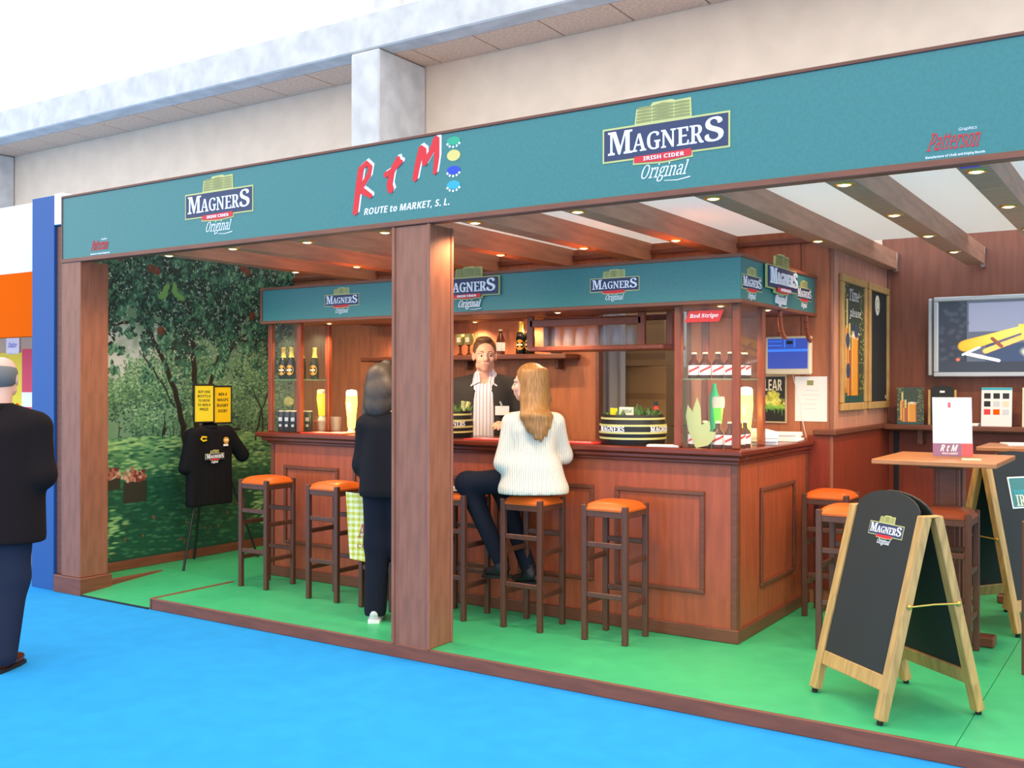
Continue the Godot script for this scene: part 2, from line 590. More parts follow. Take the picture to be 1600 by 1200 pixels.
# ---------------------------------------------------------------- platform and walls of the stand
func stand_shell() -> void:
	# platform: a floor of sheets, an access ramp let into its front edge, timber edging
	var p := thing("stand_platform", "low green-floored platform with brown timber edging that carries the bar", "platform", Vector3.ZERO)
	var parts := [[-7.2, -6.92, -0.75, -0.02], [-7.2, -6.06, -4.15, -0.755], [-6.055, -3.42, -2.6, -0.02], [-3.417, -0.77, -4.15, -0.02], [-0.767, 0.5, -4.15, -0.02]]
	for q in parts:
		part(p, "floor_sheet", Shape.new().span(q[0], q[1], 0.0, PY, q[2], q[3], 0.0015).done(), M["green sheet"])
	part(p, "front_edging", Shape.new().span(-6.06, 0.5, 0.0, PY + 0.004, -0.02, 0.0, 0.004).done(), M["brown board level"])
	part(p, "side_edging", Shape.new().span(-6.075, -6.045, 0.0, PY + 0.005, -0.75, 0.0, 0.003).done(), M["brown board level"])
	part(p, "side_edging", Shape.new().span(-6.93, -6.9, 0.0, PY + 0.005, -0.75, -0.26, 0.003).done(), M["brown board level"])
	var rp := Shape.new()
	rp.prism(PackedVector2Array([Vector2(0, 0), Vector2(0.75, 0), Vector2(0.75, PY - 0.002), Vector2(0, 0.012)]), 0, 0.82, Transform3D(Basis(Vector3(0, 0, -1), Vector3.UP, Vector3(1, 0, 0)), Vector3(-6.898, 0.0, 0.0)))
	part(p, "ramp", rp.done(), M["green sheet"])
	part(p, "ramp_nosing", Shape.new().span(-6.9, -6.08, 0.0, 0.0125, 0.0, 0.012, 0.002).done(), M["black"])
	# left wall, behind the mural
	struct("wall_left", "brown boarded end wall of the stand behind the orchard mural", "wall", Shape.new().span(-7.241, -7.208, 0.0, 2.76, -2.5, -0.25).done(), M["wall board"])
	struct("baseboard_left", "brown skirting board under the orchard mural", "skirting", Shape.new().span(-7.2, -7.178, PY, 0.15, -2.5, -0.25, 0.004).done(), M["brown board level"])
	var mm := mat("mural print", Color.WHITE, 0.45)
	mm.albedo_texture = ImageTexture.create_from_image(mural_image())
	var ms := Shape.new()
	ms.quad(Vector3(-7.2, 0.15, -0.25), Vector3(-7.2, 0.15, -2.5), Vector3(-7.2, 2.76, -2.5), Vector3(-7.2, 2.76, -0.25), Vector3.RIGHT)
	ms.span(-7.2045, -7.2005, 0.15, 2.76, -2.5, -0.25, 0.0)
	single("mural", "wall-sized orchard photograph with an old apple tree and baskets of red apples", "mural", ms.done(), mm)
	# back wall with the doorway to the store
	var wb := struct("wall_back", "warm brown boarded wall behind the bar counter", "wall", Shape.new().span(-7.2, -3.82, PY, 2.69, -2.56, -2.512).span(-3.05, -1.985, PY, 2.69, -2.56, -2.512).span(-3.82, -3.05, 2.3, 2.69, -2.56, -2.512).done(), M["wall board"])
	var xs := [-7.2, -6.206, -5.0, -3.82]
	for i in 3:
		part(wb, "panel", Shape.new().span(xs[i] + 0.002, xs[i + 1] - 0.002, PY, 2.62, -2.512, -2.5, 0.003).done(), M["wall board"])
	part(wb, "panel", Shape.new().span(-3.05, -2.2, PY, 2.62, -2.512, -2.5, 0.003).done(), M["wall board"])
	part(wb, "panel", Shape.new().span(-2.196, -1.985, PY, 2.69, -2.512, -2.5, 0.003).done(), M["wall board"])
	part(wb, "cornice", Shape.new().span(-7.19, -1.985, 2.6, 2.64, -2.5, -2.475, 0.004).done(), M["brown board level"])
	part(wb, "door_frame", Shape.new().span(-3.835, -3.805, PY, 2.3, -2.56, -2.485, 0.003).done(), M["bar trim"])
	part(wb, "door_frame", Shape.new().span(-3.06, -3.03, PY, 2.3, -2.56, -2.485, 0.003).done(), M["bar trim"])
	# wall with the two tall boards
	var ws := struct("wall_side", "brown wall with the two tall framed boards and red wainscot below", "wall", Shape.new().span(-2.03, -1.985, PY, 2.69, -4.15, -2.512).done(), M["daylit wall board"])
	part(ws, "corner_moulding", Shape.new().span(-1.995, -1.972, PY, 2.66, -2.512, -2.488, 0.006).done(), M["brown board upright"])
	part(ws, "corner_moulding", Shape.new().span(-1.985, -1.967, 1.3, 2.6, -4.15, -4.13, 0.005).done(), M["brown board upright"])
	part(ws, "wainscot", Shape.new().span(-1.985, -1.975, PY + 0.1, 1.25, -4.15, -2.515, 0.003).done(), M["red wainscot"])
	part(ws, "chair_rail", Shape.new().span(-2.0, -1.945, 1.25, 1.29, -4.15, -2.47, 0.008).done(), M["bar trim"])
	part(ws, "chair_rail", Shape.new().span(-2.1, -1.945, 1.25, 1.29, -2.5, -2.455, 0.008).done(), M["bar trim"])
	part(ws, "wainscot", Shape.new().span(-2.145, -1.976, PY + 0.1, 1.25, -2.5, -2.49, 0.003).done(), M["red wainscot"])
	part(ws, "skirting", Shape.new().span(-1.985, -1.965, PY, PY + 0.1, -4.15, -2.49, 0.004).done(), M["bar trim"])
	var wr := struct("wall_rear", "brown rear wall that carries the big flat television", "wall", Shape.new().span(-2.03, 0.5, PY, 3.0, -4.21, -4.15).done(), M["shaded wall board"])
	part(wr, "wainscot", Shape.new().span(-1.975, 0.5, PY + 0.1, 1.22, -4.15, -4.14, 0.003).done(), M["red wainscot"])
	part(wr, "batten", Shape.new().span(-1.93, -1.89, PY + 0.1, 1.22, -4.14, -4.125, 0.003).done(), M["black"])
	part(wr, "skirting", Shape.new().span(-1.965, 0.5, PY, PY + 0.1, -4.15, -4.13, 0.004).done(), M["bar trim"])
	struct("wall_store", "plain grey wall of the store room seen through the doorway", "wall", Shape.new().span(-7.24, -2.03, 0, 2.69, -4.21, -4.15).done(), M["grey wall"])
	struct("wall_end", "grey end wall of the store room", "wall", Shape.new().span(-7.24, -7.2, 0, 2.69, -4.15, -2.5).done(), M["grey wall"])
	# pillars under the fascia
	var pl := thing("front_pillar", "square brown boarded pillar in the middle of the stand front", "pillar", Vector3(-3.7, PY, -0.115))
	part(pl, "shaft", Shape.new().box(Vector3(0, 1.225, 0), Vector3(0.262, 2.45, 0.215), 0.004).done(), M["brown board upright"])
	for q in [[-0.131, 0.11], [0.131, 0.11], [0.131, -0.105]]:
		part(pl, "corner_bead", Shape.new().box(Vector3(q[0], 1.225, q[1]), Vector3(0.022, 2.45, 0.022), 0.006).done(), M["brown board upright"])
	var pe := thing("end_pillar", "brown boarded corner pillar beside the blue panel", "pillar", Vector3(-7.02, 0, -0.12))
	part(pe, "shaft", Shape.new().box(Vector3(0, 1.33, 0), Vector3(0.24, 2.4, 0.24), 0.004).done(), M["brown board upright"])
	part(pe, "plinth", Shape.new().span(-0.2, 0.145, 0, 0.13, -0.14, 0.135, 0.004).done(), M["brown board level"])
	part(pe, "side_strip", Shape.new().span(-0.215, -0.122, 0.131, 2.82, -0.12, 0.1, 0.004).done(), M["bar trim"])


# ---------------------------------------------------------------- ceiling
func ceiling_and_beams() -> void:
	var bx := [-6.19, -5.5, -4.83, -4.11, -3.42, -2.73, -1.955, -1.3, -0.73, -0.1, 0.5]
	var c := Node3D.new()
	c.name = "ceiling"
	add_child(c)
	tag(c, "translucent white cloth panels laid over the brown beams", "ceiling")
	c.set_meta("kind", "structure")
	var edge := [-7.2]
	edge.append_array(bx)
	for i in edge.size() - 1:
		var back := -2.512 if edge[i + 1] < -1.98 else -3.28
		part(c, "panel", Shape.new().span(edge[i] + (0.0 if i == 0 else 0.04), edge[i + 1] - 0.04, 2.692 + (0.066 if i == 0 else 0.0), 2.696 + (0.066 if i == 0 else 0.0), back, -0.07, 0.0).done(), M["ceiling cloth"])
	var spots := [[0, [-0.25, -1.53]], [1, [-0.25, -1.53]], [2, [-0.3, -1.53]], [3, [-0.25, -1.54]], [4, [-0.25, -1.55]], [5, [-0.25, -1.55]], [6, [-0.28, -2.08]], [7, [-0.28, -1.3, -2.23, -3.13]], [8, [-0.3, -1.34, -2.25]]]
	var names := ["outermost ceiling beam, over the orchard mural", "ceiling beam, second from the orchard mural", "ceiling beam, third from the orchard mural", "ceiling beam on the mural side of the front pillar", "ceiling beam on the television side of the front pillar", "ceiling beam over the glass rack, before the narrow strip of white ceiling", "ceiling beam whose far end meets the wall of tall framed boards", "ceiling beam with four downlights, pointing at the television", "ceiling beam with the blue sticker near its front end", "ceiling beam next beyond the one with the blue sticker", "ceiling beam", "ceiling beam", "ceiling beam"]
	for i in 10:
		var back := -2.5 if i < 6 else -4.05
		var b := thing("ceiling_beam", "boxed brown " + names[i], "beam", Vector3(bx[i], 2.55, (back - 0.06) / 2.0), 0.0, "boxed ceiling beams")
		part(b, "box", Shape.new().box(Vector3(0, 0.07, 0), Vector3(0.132, 0.14, -0.06 - back), 0.003).done(), M["beam board"])
		if i >= 6:
			part(b, "hanger", Shape.new().box(Vector3(0.05, 0.06, (back + 0.06) / 2.0 - 0.05), Vector3(0.03, 0.16, 0.09), 0.004).done(), M["chrome"])
		if i == 8:
			part(b, "sticker", Shape.new().box(Vector3(-0.01, -0.0006, (-0.06 - back) / 2.0 - 0.13), Vector3(0.08, 0.0012, 0.03), 0.0).done(), M["cap blue"])
	var short := ["outermost beam over the mural", "second beam from the mural", "third beam from the mural", "beam on the mural side of the front pillar", "beam on the television side of the front pillar", "beam before the narrow white ceiling strip", "beam meeting the wall of tall framed boards", "beam pointing at the television", "beam with the blue sticker"]
	var n := 0
	for s in spots:
		for k in s[1].size():
			var z: float = s[1][k]
			var w: String = "near the fascia" if k == 0 else ("half way back" if k == 1 and s[1].size() > 2 or s[1].size() == 2 and s[0] < 6 else ("two thirds back" if k == 2 else "near the far end"))
			downlight(Vector3(bx[s[0]], 2.55, z), "downlight %s on the %s" % [w, short[s[0]]], "downlights in the ceiling beams", SPOT * (0.15 if s[0] == 6 and k == 1 else 1.0))
			n += 1
	var sp := thing("spotlight", "small chrome spotlight clamped on a beam before the white ceiling", "spotlight", Vector3(-2.02, 2.69, -1.72))
	part(sp, "clamp", Shape.new().box(Vector3(0.09, -0.03, 0), Vector3(0.05, 0.05, 0.05), 0.008).done(), M["chrome"])
	part(sp, "head", Shape.new().lathe([Vector2(0, 0.05), Vector2(0.025, 0.048), Vector2(0.045, 0.0), Vector2(0.05, -0.05), Vector2(0.04, -0.05), Vector2(0, -0.03)], 16, Transform3D(Basis(Vector3.BACK, 0.9), Vector3(0.0, -0.02, 0))).done(), M["chrome"])


func downlight(p: Vector3, label: String, group: String, energy: float, r := 0.042, cone := 72.0) -> Node3D:
	var d := thing("downlight", label, "downlight", p, 0.0, group)
	part(d, "rim", Shape.new().lathe([Vector2(r * 0.78, -0.001), Vector2(r * 0.8, -0.006), Vector2(r, -0.006), Vector2(r * 1.15, 0.0)], 18).done(), M["brass"])
	part(d, "bulb", Shape.new().lathe([Vector2(0, -0.011), Vector2(r * 0.4, -0.0095), Vector2(r * 0.72, -0.003), Vector2(r * 0.76, -0.0005)], 16).done(), M["bulb"])
	var l := SpotLight3D.new()
	l.name = "lamp"
	l.light_color = Color(1.0, 0.85, 0.66)
	l.light_energy = energy
	l.light_size = 0.03
	l.spot_range = 12.0
	l.spot_attenuation = 2.0
	l.spot_angle = cone
	l.spot_angle_attenuation = 0.6
	l.shadow_enabled = true
	l.rotation.x = -PI / 2
	l.position.y = -0.03
	d.add_child(l)
	return d


# ---------------------------------------------------------------- marks
# the shield with a wooden cart top, white lettering, red ribbon and script, 1 wide: part with sub-parts
func logo(parent: Node3D, w: float, t: Transform3D, thick := 0.003, small := false) -> void:
	var s := t * Transform3D(Basis().scaled(Vector3(w, w, 1.0)), Vector3.ZERO)
	var gold := Shape.new()
	var g := 0.014
	gold.prism(PackedVector2Array([Vector2(-0.5, -0.128), Vector2(-0.245, -0.128), Vector2(-0.25, -0.165), Vector2(0.0, -0.178), Vector2(0.225, -0.16), Vector2(0.22, -0.128), Vector2(0.5, -0.128), Vector2(0.5, 0.128), Vector2(0.214, 0.128), Vector2(0.208, 0.265), Vector2(0.09, 0.262), Vector2(0.06, 0.275), Vector2(-0.09, 0.272), Vector2(-0.11, 0.25), Vector2(-0.222, 0.24), Vector2(-0.236, 0.128), Vector2(-0.5, 0.128)]), 0, thick, s)
	var root := part(parent, "logo", gold.done(), M["logo gold"])
	part(root, "name_panel", Shape.new().prism(PackedVector2Array([Vector2(-0.5 + g, -0.128 + g), Vector2(0.5 - g, -0.128 + g), Vector2(0.5 - g, 0.128 - g), Vector2(-0.5 + g, 0.128 - g)]), thick, thick * 1.6, s).done(), M["navy"])
	var cart := Shape.new()
	for i in 5:
		var y := 0.138 + i * 0.024
		for q in [[-0.222 + i * 0.003, -0.1], [-0.092, 0.072], [0.08, 0.2 - i * 0.001]]:
			var up: float = 0.012 if q[0] > -0.1 and q[1] < 0.1 else 0.004
			cart.prism(PackedVector2Array([Vector2(q[0], y), Vector2(q[1], y), Vector2(q[1], y + 0.014), Vector2((q[0] + q[1]) / 2, y + 0.014 + up), Vector2(q[0], y + 0.014)]), thick, thick * 1.6, s)
	part(root, "cart", cart.done(), M["logo olive"])
	part(root, "ribbon", Shape.new().prism(PackedVector2Array([Vector2(-0.236, -0.108), Vector2(0.212, -0.1), Vector2(0.214, -0.148), Vector2(0.0, -0.164), Vector2(-0.238, -0.152)]), thick * 1.7, thick * 2.2, s).done(), M["logo red"])
	var words := Shape.new()
	var lt := s * Transform3D(Basis(), Vector3(0, 0, thick * 1.9))
	words.add(letters("M", "serif bold", 0.2, 0.172, thick * 0.7), lt.translated_local(Vector3(-0.352, 0.012, 0)))
	words.add(letters("AGNER", "serif bold", 0.56, 0.13, thick * 0.7), lt.translated_local(Vector3(0.026, -0.006, 0)))
	words.add(letters("S", "serif bold", 0.14, 0.172, thick * 0.7), lt.translated_local(Vector3(0.384, 0.012, 0)))
	words.add(letters("Original", "serif", 0.36, 0.135, thick * 0.7, 0.35), lt.translated_local(Vector3(0.0, -0.24, -thick * 1.5)))
	if not small:
		words.add(letters("IRISH CIDER", "sans bold", 0.32, 0.028, thick * 0.7), lt.translated_local(Vector3(0.0, -0.13, thick * 0.8)))
		words.stroke([Vector2(0.0, -0.305), Vector2(0.1, -0.312), Vector2(0.2, -0.298)], 0.004, 0.008, 0.0, thick * 0.6, s)
	part(root, "lettering", words.done(), M["logo white"])


# ---------------------------------------------------------------- the fascia
func fascia() -> void:
	var f := thing("fascia", "long teal fascia board along the stand front with red brush lettering", "fascia sign", Vector3(0, 0, 0))
	part(f, "board", Shape.new().span(-7.13, 0.5, 2.535, 3.03, -0.05, 0.0, 0.002).done(), M["teal board"])
	part(f, "top_trim", Shape.new().span(-7.14, 0.5, 3.022, 3.04, -0.055, 0.008, 0.003).done(), M["bar trim"])
	part(f, "bottom_trim", Shape.new().span(-7.14, 0.5, 2.525, 2.556, -0.06, 0.008, 0.004).done(), M["brown board level"])
	part(f, "end_trim", Shape.new().span(-7.142, -7.126, 2.53, 3.035, -0.052, 0.006, 0.003).done(), M["bar trim"])
	logo(f, 0.683, at(-2.098, 2.816, 0.0005))
	logo(f, 0.675, at(-5.354, 2.816, 0.0005))
	# brush letters with a pale shade line behind
	var glyphs := [[
		[[Vector2(-4.128, 2.632), Vector2(-4.108, 2.76), Vector2(-4.082, 2.895)], 0.04, 0.046],
		[[Vector2(-4.09, 2.892), Vector2(-4.035, 2.925), Vector2(-4.008, 2.9), Vector2(-4.02, 2.85), Vector2(-4.075, 2.79)], 0.034, 0.034],
		[[Vector2(-4.1, 2.772), Vector2(-4.06, 2.758), Vector2(-4.0, 2.722)], 0.045, 0.028]],
		[[[Vector2(-3.79, 2.925), Vector2(-3.84, 2.85), Vector2(-3.858, 2.78), Vector2(-3.848, 2.74)], 0.036, 0.05],
		[[Vector2(-3.892, 2.835), Vector2(-3.83, 2.862), Vector2(-3.765, 2.905)], 0.034, 0.024]],
		[[[Vector2(-3.668, 2.785), Vector2(-3.648, 2.87), Vector2(-3.618, 2.965)], 0.036, 0.042],
		[[Vector2(-3.624, 2.965), Vector2(-3.6, 2.952), Vector2(-3.598, 2.87)], 0.03, 0.034],
		[[Vector2(-3.6, 2.866), Vector2(-3.55, 2.93), Vector2(-3.515, 3.0)], 0.034, 0.034],
		[[Vector2(-3.512, 3.005), Vector2(-3.508, 2.9), Vector2(-3.522, 2.805)], 0.044, 0.026]]]
	for g in glyphs:
		var b := Shape.new()
		var sh := Shape.new()
		var lift := 0.0
		for q in g:
			lift += 0.0004
			b.stroke(q[0], q[1], q[2], 0.0024, 0.004 + lift)
			sh.stroke(q[0], q[1], q[2], 0.0005, 0.001 + lift * 0.5, at(0.014, 0.012, 0))
		var letter := part(f, "brush_letter", b.done(), M["brush red"])
		part(letter, "letter_shade", sh.done(), M["logo white"])
	part(f, "lettering", letters("ROUTE to MARKET, S. L.", "sans bold", 0.64, 0.046, 0.002, 0.22), M["logo white"], at(-3.735, 2.632, 0.0015))
	var caps := [["cap green", 2.97], ["cap yellow", 2.888], ["cap blue", 2.805], ["cap cyan", 2.722]]
	for c in caps:
		var m := Shape.new()
		var pts := PackedVector2Array()
		for k in 14:
			var a := TAU * k / 14.0
			pts.append(Vector2(cos(a) * 0.047, sin(a) * (0.024 if c[0] != "cap yellow" else 0.032)).rotated(-0.05))
		m.prism(pts, 0.0005, 0.0025, at(-3.39, c[1] + 0.004, 0))
		var cp := part(f, "bottle_cap", m.done(), M[c[0]])
		if c[0] != "cap yellow":
			var rim := Shape.new()
			for k in 5:
				var a := -2.75 + k * 0.56
				rim.prism(_disc(0.0075, 8), 0.0006, 0.003, at(-3.39 + cos(a) * 0.046, c[1] + sin(a) * 0.03, 0))
			part(cp, "crimp", rim.done(), M["logo white"])
	for x in [-0.768, -6.655]:
		part(f, "signature", letters("Patterson", "serif", 0.2, 0.075, 0.002, 0.3), M["brush red"], at(x, 2.632, 0.0015))
		part(f, "small_lettering", letters("Graphics", "sans", 0.07, 0.018, 0.002, 0.2), M["logo white"], at(x + 0.05, 2.672, 0.0018))
		part(f, "small_lettering", letters("Manufacturer of Chalk and Display Boards", "sans bold", 0.232, 0.014, 0.002), M["logo white"], at(x, 2.568, 0.0015))


func _disc(r: float, n := 16) -> PackedVector2Array:
	var p := PackedVector2Array()
	for k in n:
		p.append(Vector2(cos(TAU * k / n), sin(TAU * k / n)) * r)
	return p


# ---------------------------------------------------------------- the stand next door
func neighbour() -> void:
	var b := thing("blue_panel", "tall blue end panel with a white cap beside the teal fascia", "panel", Vector3(-7.39, 0, -0.2))
	part(b, "panel", Shape.new().box(Vector3(0, 1.53, 0), Vector3(0.296, 3.06, 0.4), 0.003).done(), M["blue panel"])
	part(b, "cap", Shape.new().span(0.149, 0.25, 2.83, 3.07, -0.8, 0.2, 0.003).done(), M["white panel"])
	var f := thing("neighbour_fascia", "white and orange fascia of the stand next door", "fascia sign", Vector3(-9.0, 0, -0.25))
	part(f, "white_board", Shape.new().box(Vector3(-0.2, 2.815, 0), Vector3(3.3, 0.57, 0.06), 0.003).done(), M["white panel"])
	part(f, "orange_board", Shape.new().box(Vector3(-0.2, 2.262, 0), Vector3(3.3, 0.54, 0.06), 0.003).done(), M["orange panel"])
	var w := thing("display_wall", "beige display wall of the stand next door behind the bald man", "wall", Vector3(-9.6, 0, -0.95))
	part(w, "board", Shape.new().box(Vector3(-0.1, 1.3, 0), Vector3(3.2, 2.6, 0.08), 0.003).done(), M["beige"])
	part(w, "plinth", Shape.new().box(Vector3(0.0, 0.4, 0.3), Vector3(2.6, 0.8, 0.5), 0.006).done(), M["white panel"])
	var pos := [["white_notice", "white notice with a blue scribble pinned under the orange fascia", Vector3(-9.35, 1.965, -0.9), Vector2(0.22, 0.16), "white paper"], ["yellow_poster", "yellow and green fruit poster beside the bald man's head", Vector3(-9.45, 1.5, -0.9), Vector2(0.52, 0.8), "paper yellow"], ["pink_poster", "narrow pink and red poster next to the blue panel", Vector3(-9.09, 1.5, -0.9), Vector2(0.2, 0.86), "pink"]]
	for q in pos:
		var o := thing(q[0], q[1], "poster", q[2])
		part(o, "sheet", Shape.new().box(Vector3.ZERO, Vector3(q[3].x, q[3].y, 0.006), 0.0).done(), M[q[4]])
		if q[0] == "white_notice":
			part(o, "scribble", letters("Dulce", "serif", 0.14, 0.05, 0.002, 0.3), M["cap blue"], at(0, 0.01, 0.0035))
		elif q[0] == "yellow_poster":
			for k in 16:
				part(o, "fruit", Shape.new().prism(_disc(0.03 + 0.02 * rng.randf(), 12), 0.003, 0.005, at(rng.randf_range(-0.2, 0.2), rng.randf_range(-0.34, 0.34), 0.0001 * k)).done(), M[["cap green", "gold label", "leaf pale", "orange panel"][k % 4]])
		else:
			part(o, "band", Shape.new().box(Vector3(0, -0.05, 0.0035), Vector3(0.2, 0.14, 0.002), 0.0).done(), M["white paper"])
			part(o, "band", Shape.new().box(Vector3(0, -0.26, 0.0035), Vector3(0.2, 0.06, 0.002), 0.0).done(), M["bright red"])


# ---------------------------------------------------------------- the mural
func _blob(r: int, c: Color, soft := 0.75) -> Image:
	var im := Image.create(r * 2, r * 2, false, Image.FORMAT_RGBA8)
	for y in r * 2:
		for x in r * 2:
			var d := Vector2(x + 0.5 - r, y + 0.5 - r).length() / r
			im.set_pixel(x, y, Color(c.r, c.g, c.b, clampf((1.0 - d) / (1.0 - soft), 0, 1) * c.a))
	return im


func _leaf_stamp(l: int, c: Color, a: float) -> Image:
	var im := Image.create(l, l, false, Image.FORMAT_RGBA8)
	for y in l:
		for x in l:
			var p := Vector2(x + 0.5 - l / 2.0, y + 0.5 - l / 2.0).rotated(a)
			var d := Vector2(p.x / (l * 0.5), p.y / (l * 0.24)).length()
			im.set_pixel(x, y, Color(c.r, c.g, c.b, clampf((1.05 - d) * 3.0, 0, 1)))
	return im


func _stamp(im: Image, s: Image, x: float, y: float) -> void:
	im.blend_rect(s, Rect2i(Vector2i.ZERO, s.get_size()), Vector2i(int(x) - s.get_width() / 2, int(y) - s.get_height() / 2))


func _limb(im: Image, pts: Array, w0: float, w1: float, c: Color) -> void:
	var stamps := {}
	for i in pts.size() - 1:
		var a: Vector2 = pts[i]
		var b: Vector2 = pts[i + 1]
		var n := int(a.distance_to(b) / 1.5) + 1
		for k in n:
			var f := (i + float(k) / n) / (pts.size() - 1)
			var r := maxi(1, int(lerpf(w0, w1, f) / 2.0 + 0.5))
			if not stamps.has(r):
				stamps[r] = _blob(r, c, 0.55)
			var p := a.lerp(b, float(k) / n)
			_stamp(im, stamps[r], p.x + sin(p.y * 0.11) * 1.5, p.y + cos(p.x * 0.13) * 1.5)


func mural_image() -> Image:
	var W := 800
	var H := 904
	var r := RandomNumberGenerator.new()
	r.seed = 41
	var im := Image.create(W, H, false, Image.FORMAT_RGBA8)
	im.fill(Color8(112, 152, 120))
	# pale light between the far trees
	for i in 70:
		_stamp(im, _blob(r.randi_range(20, 46), Color8(224, 226, 218, 150), 0.1), absf(r.randfn()) * 150.0, r.randf_range(240, 380))
	var far := []
	for c in [Color8(72, 118, 86), Color8(98, 146, 104), Color8(126, 172, 124), Color8(50, 94, 76), Color8(156, 194, 150), Color8(38, 76, 62)]:
		for k in 3:
			far.append(_leaf_stamp(r.randi_range(7, 12), c, r.randf() * PI))
	for t in 70:
		var c := Vector2(r.randf_range(-20, W + 20), lerpf(270, 545, (t + 0.5) / 70.0) + r.randfn() * 12)
		var rad := r.randf_range(35, 85)
		if c.x < 170 and c.y < 390:
			continue
		for i in 200:
			var p := c + Vector2(r.randfn() * 0.5, r.randfn() * 0.42) * rad
			var lit := clampi(int((c.y - p.y) / rad * 3.0 + 2.5 + r.randf_range(-2, 2)), 0, 5)
			_stamp(im, far[[5, 3, 0, 1, 2, 4][lit] * 3 + r.randi() % 3], p.x, p.y)
	# far trunks
	for i in 30:
		var x := r.randf_range(0, W)
		var y := r.randf_range(550, 590)
		_limb(im, [Vector2(x, y), Vector2(x + r.randf_range(-8, 8), y - r.randf_range(30, 70))], r.randf_range(3, 7), 2, Color8(44, 44, 38))
	# meadow
	for y in range(560, H):
		var f := float(y - 560) / (H - 560)
		im.fill_rect(Rect2i(0, y, W, 1), Color8(120, 168, 112).lerp(Color8(30, 84, 62), smoothstep(0.02, 0.45, f)))
	var gr := []
	for c in [Color8(146, 194, 124), Color8(176, 212, 140), Color8(70, 128, 88), Color8(38, 92, 70), Color8(28, 74, 58)]:
		var s := Image.create(26, 7, false, Image.FORMAT_RGBA8)
		for y in 7:
			for x in 26:
				s.set_pixel(x, y, Color(c.r, c.g, c.b, clampf(1.2 - Vector2((x - 12.5) / 13.0, (y - 3.0) / 3.5).length(), 0, 0.8)))
		gr.append(s)
	for i in 2600:
		var y := 556.0 + pow(r.randf(), 1.5) * 340.0
		var bright := y < 690 and sin(y * 0.09) + r.randfn() * 0.7 > -0.3
		_stamp(im, gr[r.randi() % 3 if bright else 2 + r.randi() % 3], r.randf_range(0, W), y)
	for q in [Vector2(60, 850), Vector2(90, 800), Vector2(640, 780), Vector2(660, 835), Vector2(720, 720), Vector2(35, 705)]:
		for i in 26:
			_stamp(im, gr[r.randi() % 2], q.x + r.randfn() * 16, q.y + r.randfn() * 18)
	# the old apple tree
	var bark := Color8(38, 40, 36)
	_limb(im, [Vector2(352, 640), Vector2(332, 530), Vector2(304, 426), Vector2(258, 328), Vector2(223, 271), Vector2(200, 216), Vector2(135, 226), Vector2(60, 240)], 24, 7, bark)
	_limb(im, [Vector2(390, 620), Vector2(380, 480), Vector2(372, 306), Vector2(367, 226), Vector2(357, 167), Vector2(315, 71), Vector2(295, 0)], 26, 8, bark)
	_limb(im, [Vector2(420, 560), Vector2(439, 400), Vector2(465, 335), Vector2(544, 271), Vector2(626, 204), Vector2(690, 165)], 19, 6, bark)
	_limb(im, [Vector2(369, 228), Vector2(439, 182), Vector2(477, 119), Vector2(503, 30)], 12, 5, bark)
	_limb(im, [Vector2(372, 330), Vector2(320, 270), Vector2(270, 230), Vector2(200, 216)], 10, 4, bark)
	_limb(im, [Vector2(340, 130), Vector2(390, 70), Vector2(405, 10)], 8, 4, bark)
	_limb(im, [Vector2(465, 335), Vector2(480, 240), Vector2(540, 160)], 9, 4, bark)
	_limb(im, [Vector2(205, 225), Vector2(190, 320), Vector2(255, 400), Vector2(300, 470)], 8, 5, bark)
	_limb(im, [Vector2(560, 262), Vector2(640, 262), Vector2(760, 240)], 8, 4, bark)
	_limb(im, [Vector2(625, 580), Vector2(652, 490), Vector2(700, 400)], 9, 4, bark)
	_limb(im, [Vector2(660, 575), Vector2(655, 490), Vector2(610, 410)], 8, 4, bark)
	# its leaves, with the sky in the gaps
	var near := []
	for c in [Color8(22, 52, 48), Color8(34, 74, 64), Color8(50, 104, 84), Color8(78, 138, 106), Color8(122, 178, 138), Color8(210, 226, 216)]:
		for k in 5:
			near.append(_leaf_stamp(r.randi_range(8, 15) if k < 4 else 19, c, r.randf() * PI))
	var clump := FastNoiseLite.new()
	clump.seed = 3
	clump.frequency = 0.016
	clump.fractal_octaves = 4
	for i in 19000:
		var x := r.randf_range(0, W)
		var y := pow(r.randf(), 1.1) * 400.0
		var d := clump.get_noise_2d(x, y)
		var edge := 285.0 + 170.0 * clump.get_noise_2d(x * 0.5, 900.0) - (90.0 if x < 190.0 else 0.0)
		if y > edge and d < 0.06 + (y - edge) * 0.002:
			continue
		if d < -0.22 and r.randf() < 0.75:
			continue
		var k := clampi(int(1.7 + d * 3.6 + r.randfn() * 1.15), 0, 4)
		_stamp(im, near[k * 5 + r.randi() % 5], x, y)
	for i in 900:
		var p := Vector2(r.randf_range(0, W), pow(r.randf(), 0.9) * 330.0)
		if clump.get_noise_2d(p.x, p.y) < 0.05:
			_stamp(im, _blob(r.randi_range(2, 4), Color8(206, 222, 212), 0.3), p.x, p.y)
	for q in [Vector2(268, 120), Vector2(300, 118), Vector2(258, 140), Vector2(320, 140)]:
		_stamp(im, _leaf_stamp(46, Color8(120, 176, 96), q.x), q.x, q.y)
	for q in [Vector2(110, 40), Vector2(215, 64), Vector2(236, 70), Vector2(570, 30), Vector2(590, 40), Vector2(250, 245), Vector2(60, 30), Vector2(610, 180)]:
		_stamp(im, _blob(15, Color8(120, 60, 44, 235), 0.7), q.x, q.y)
		_stamp(im, _blob(6, Color8(150, 84, 60, 200), 0.3), q.x - 3, q.y - 4)
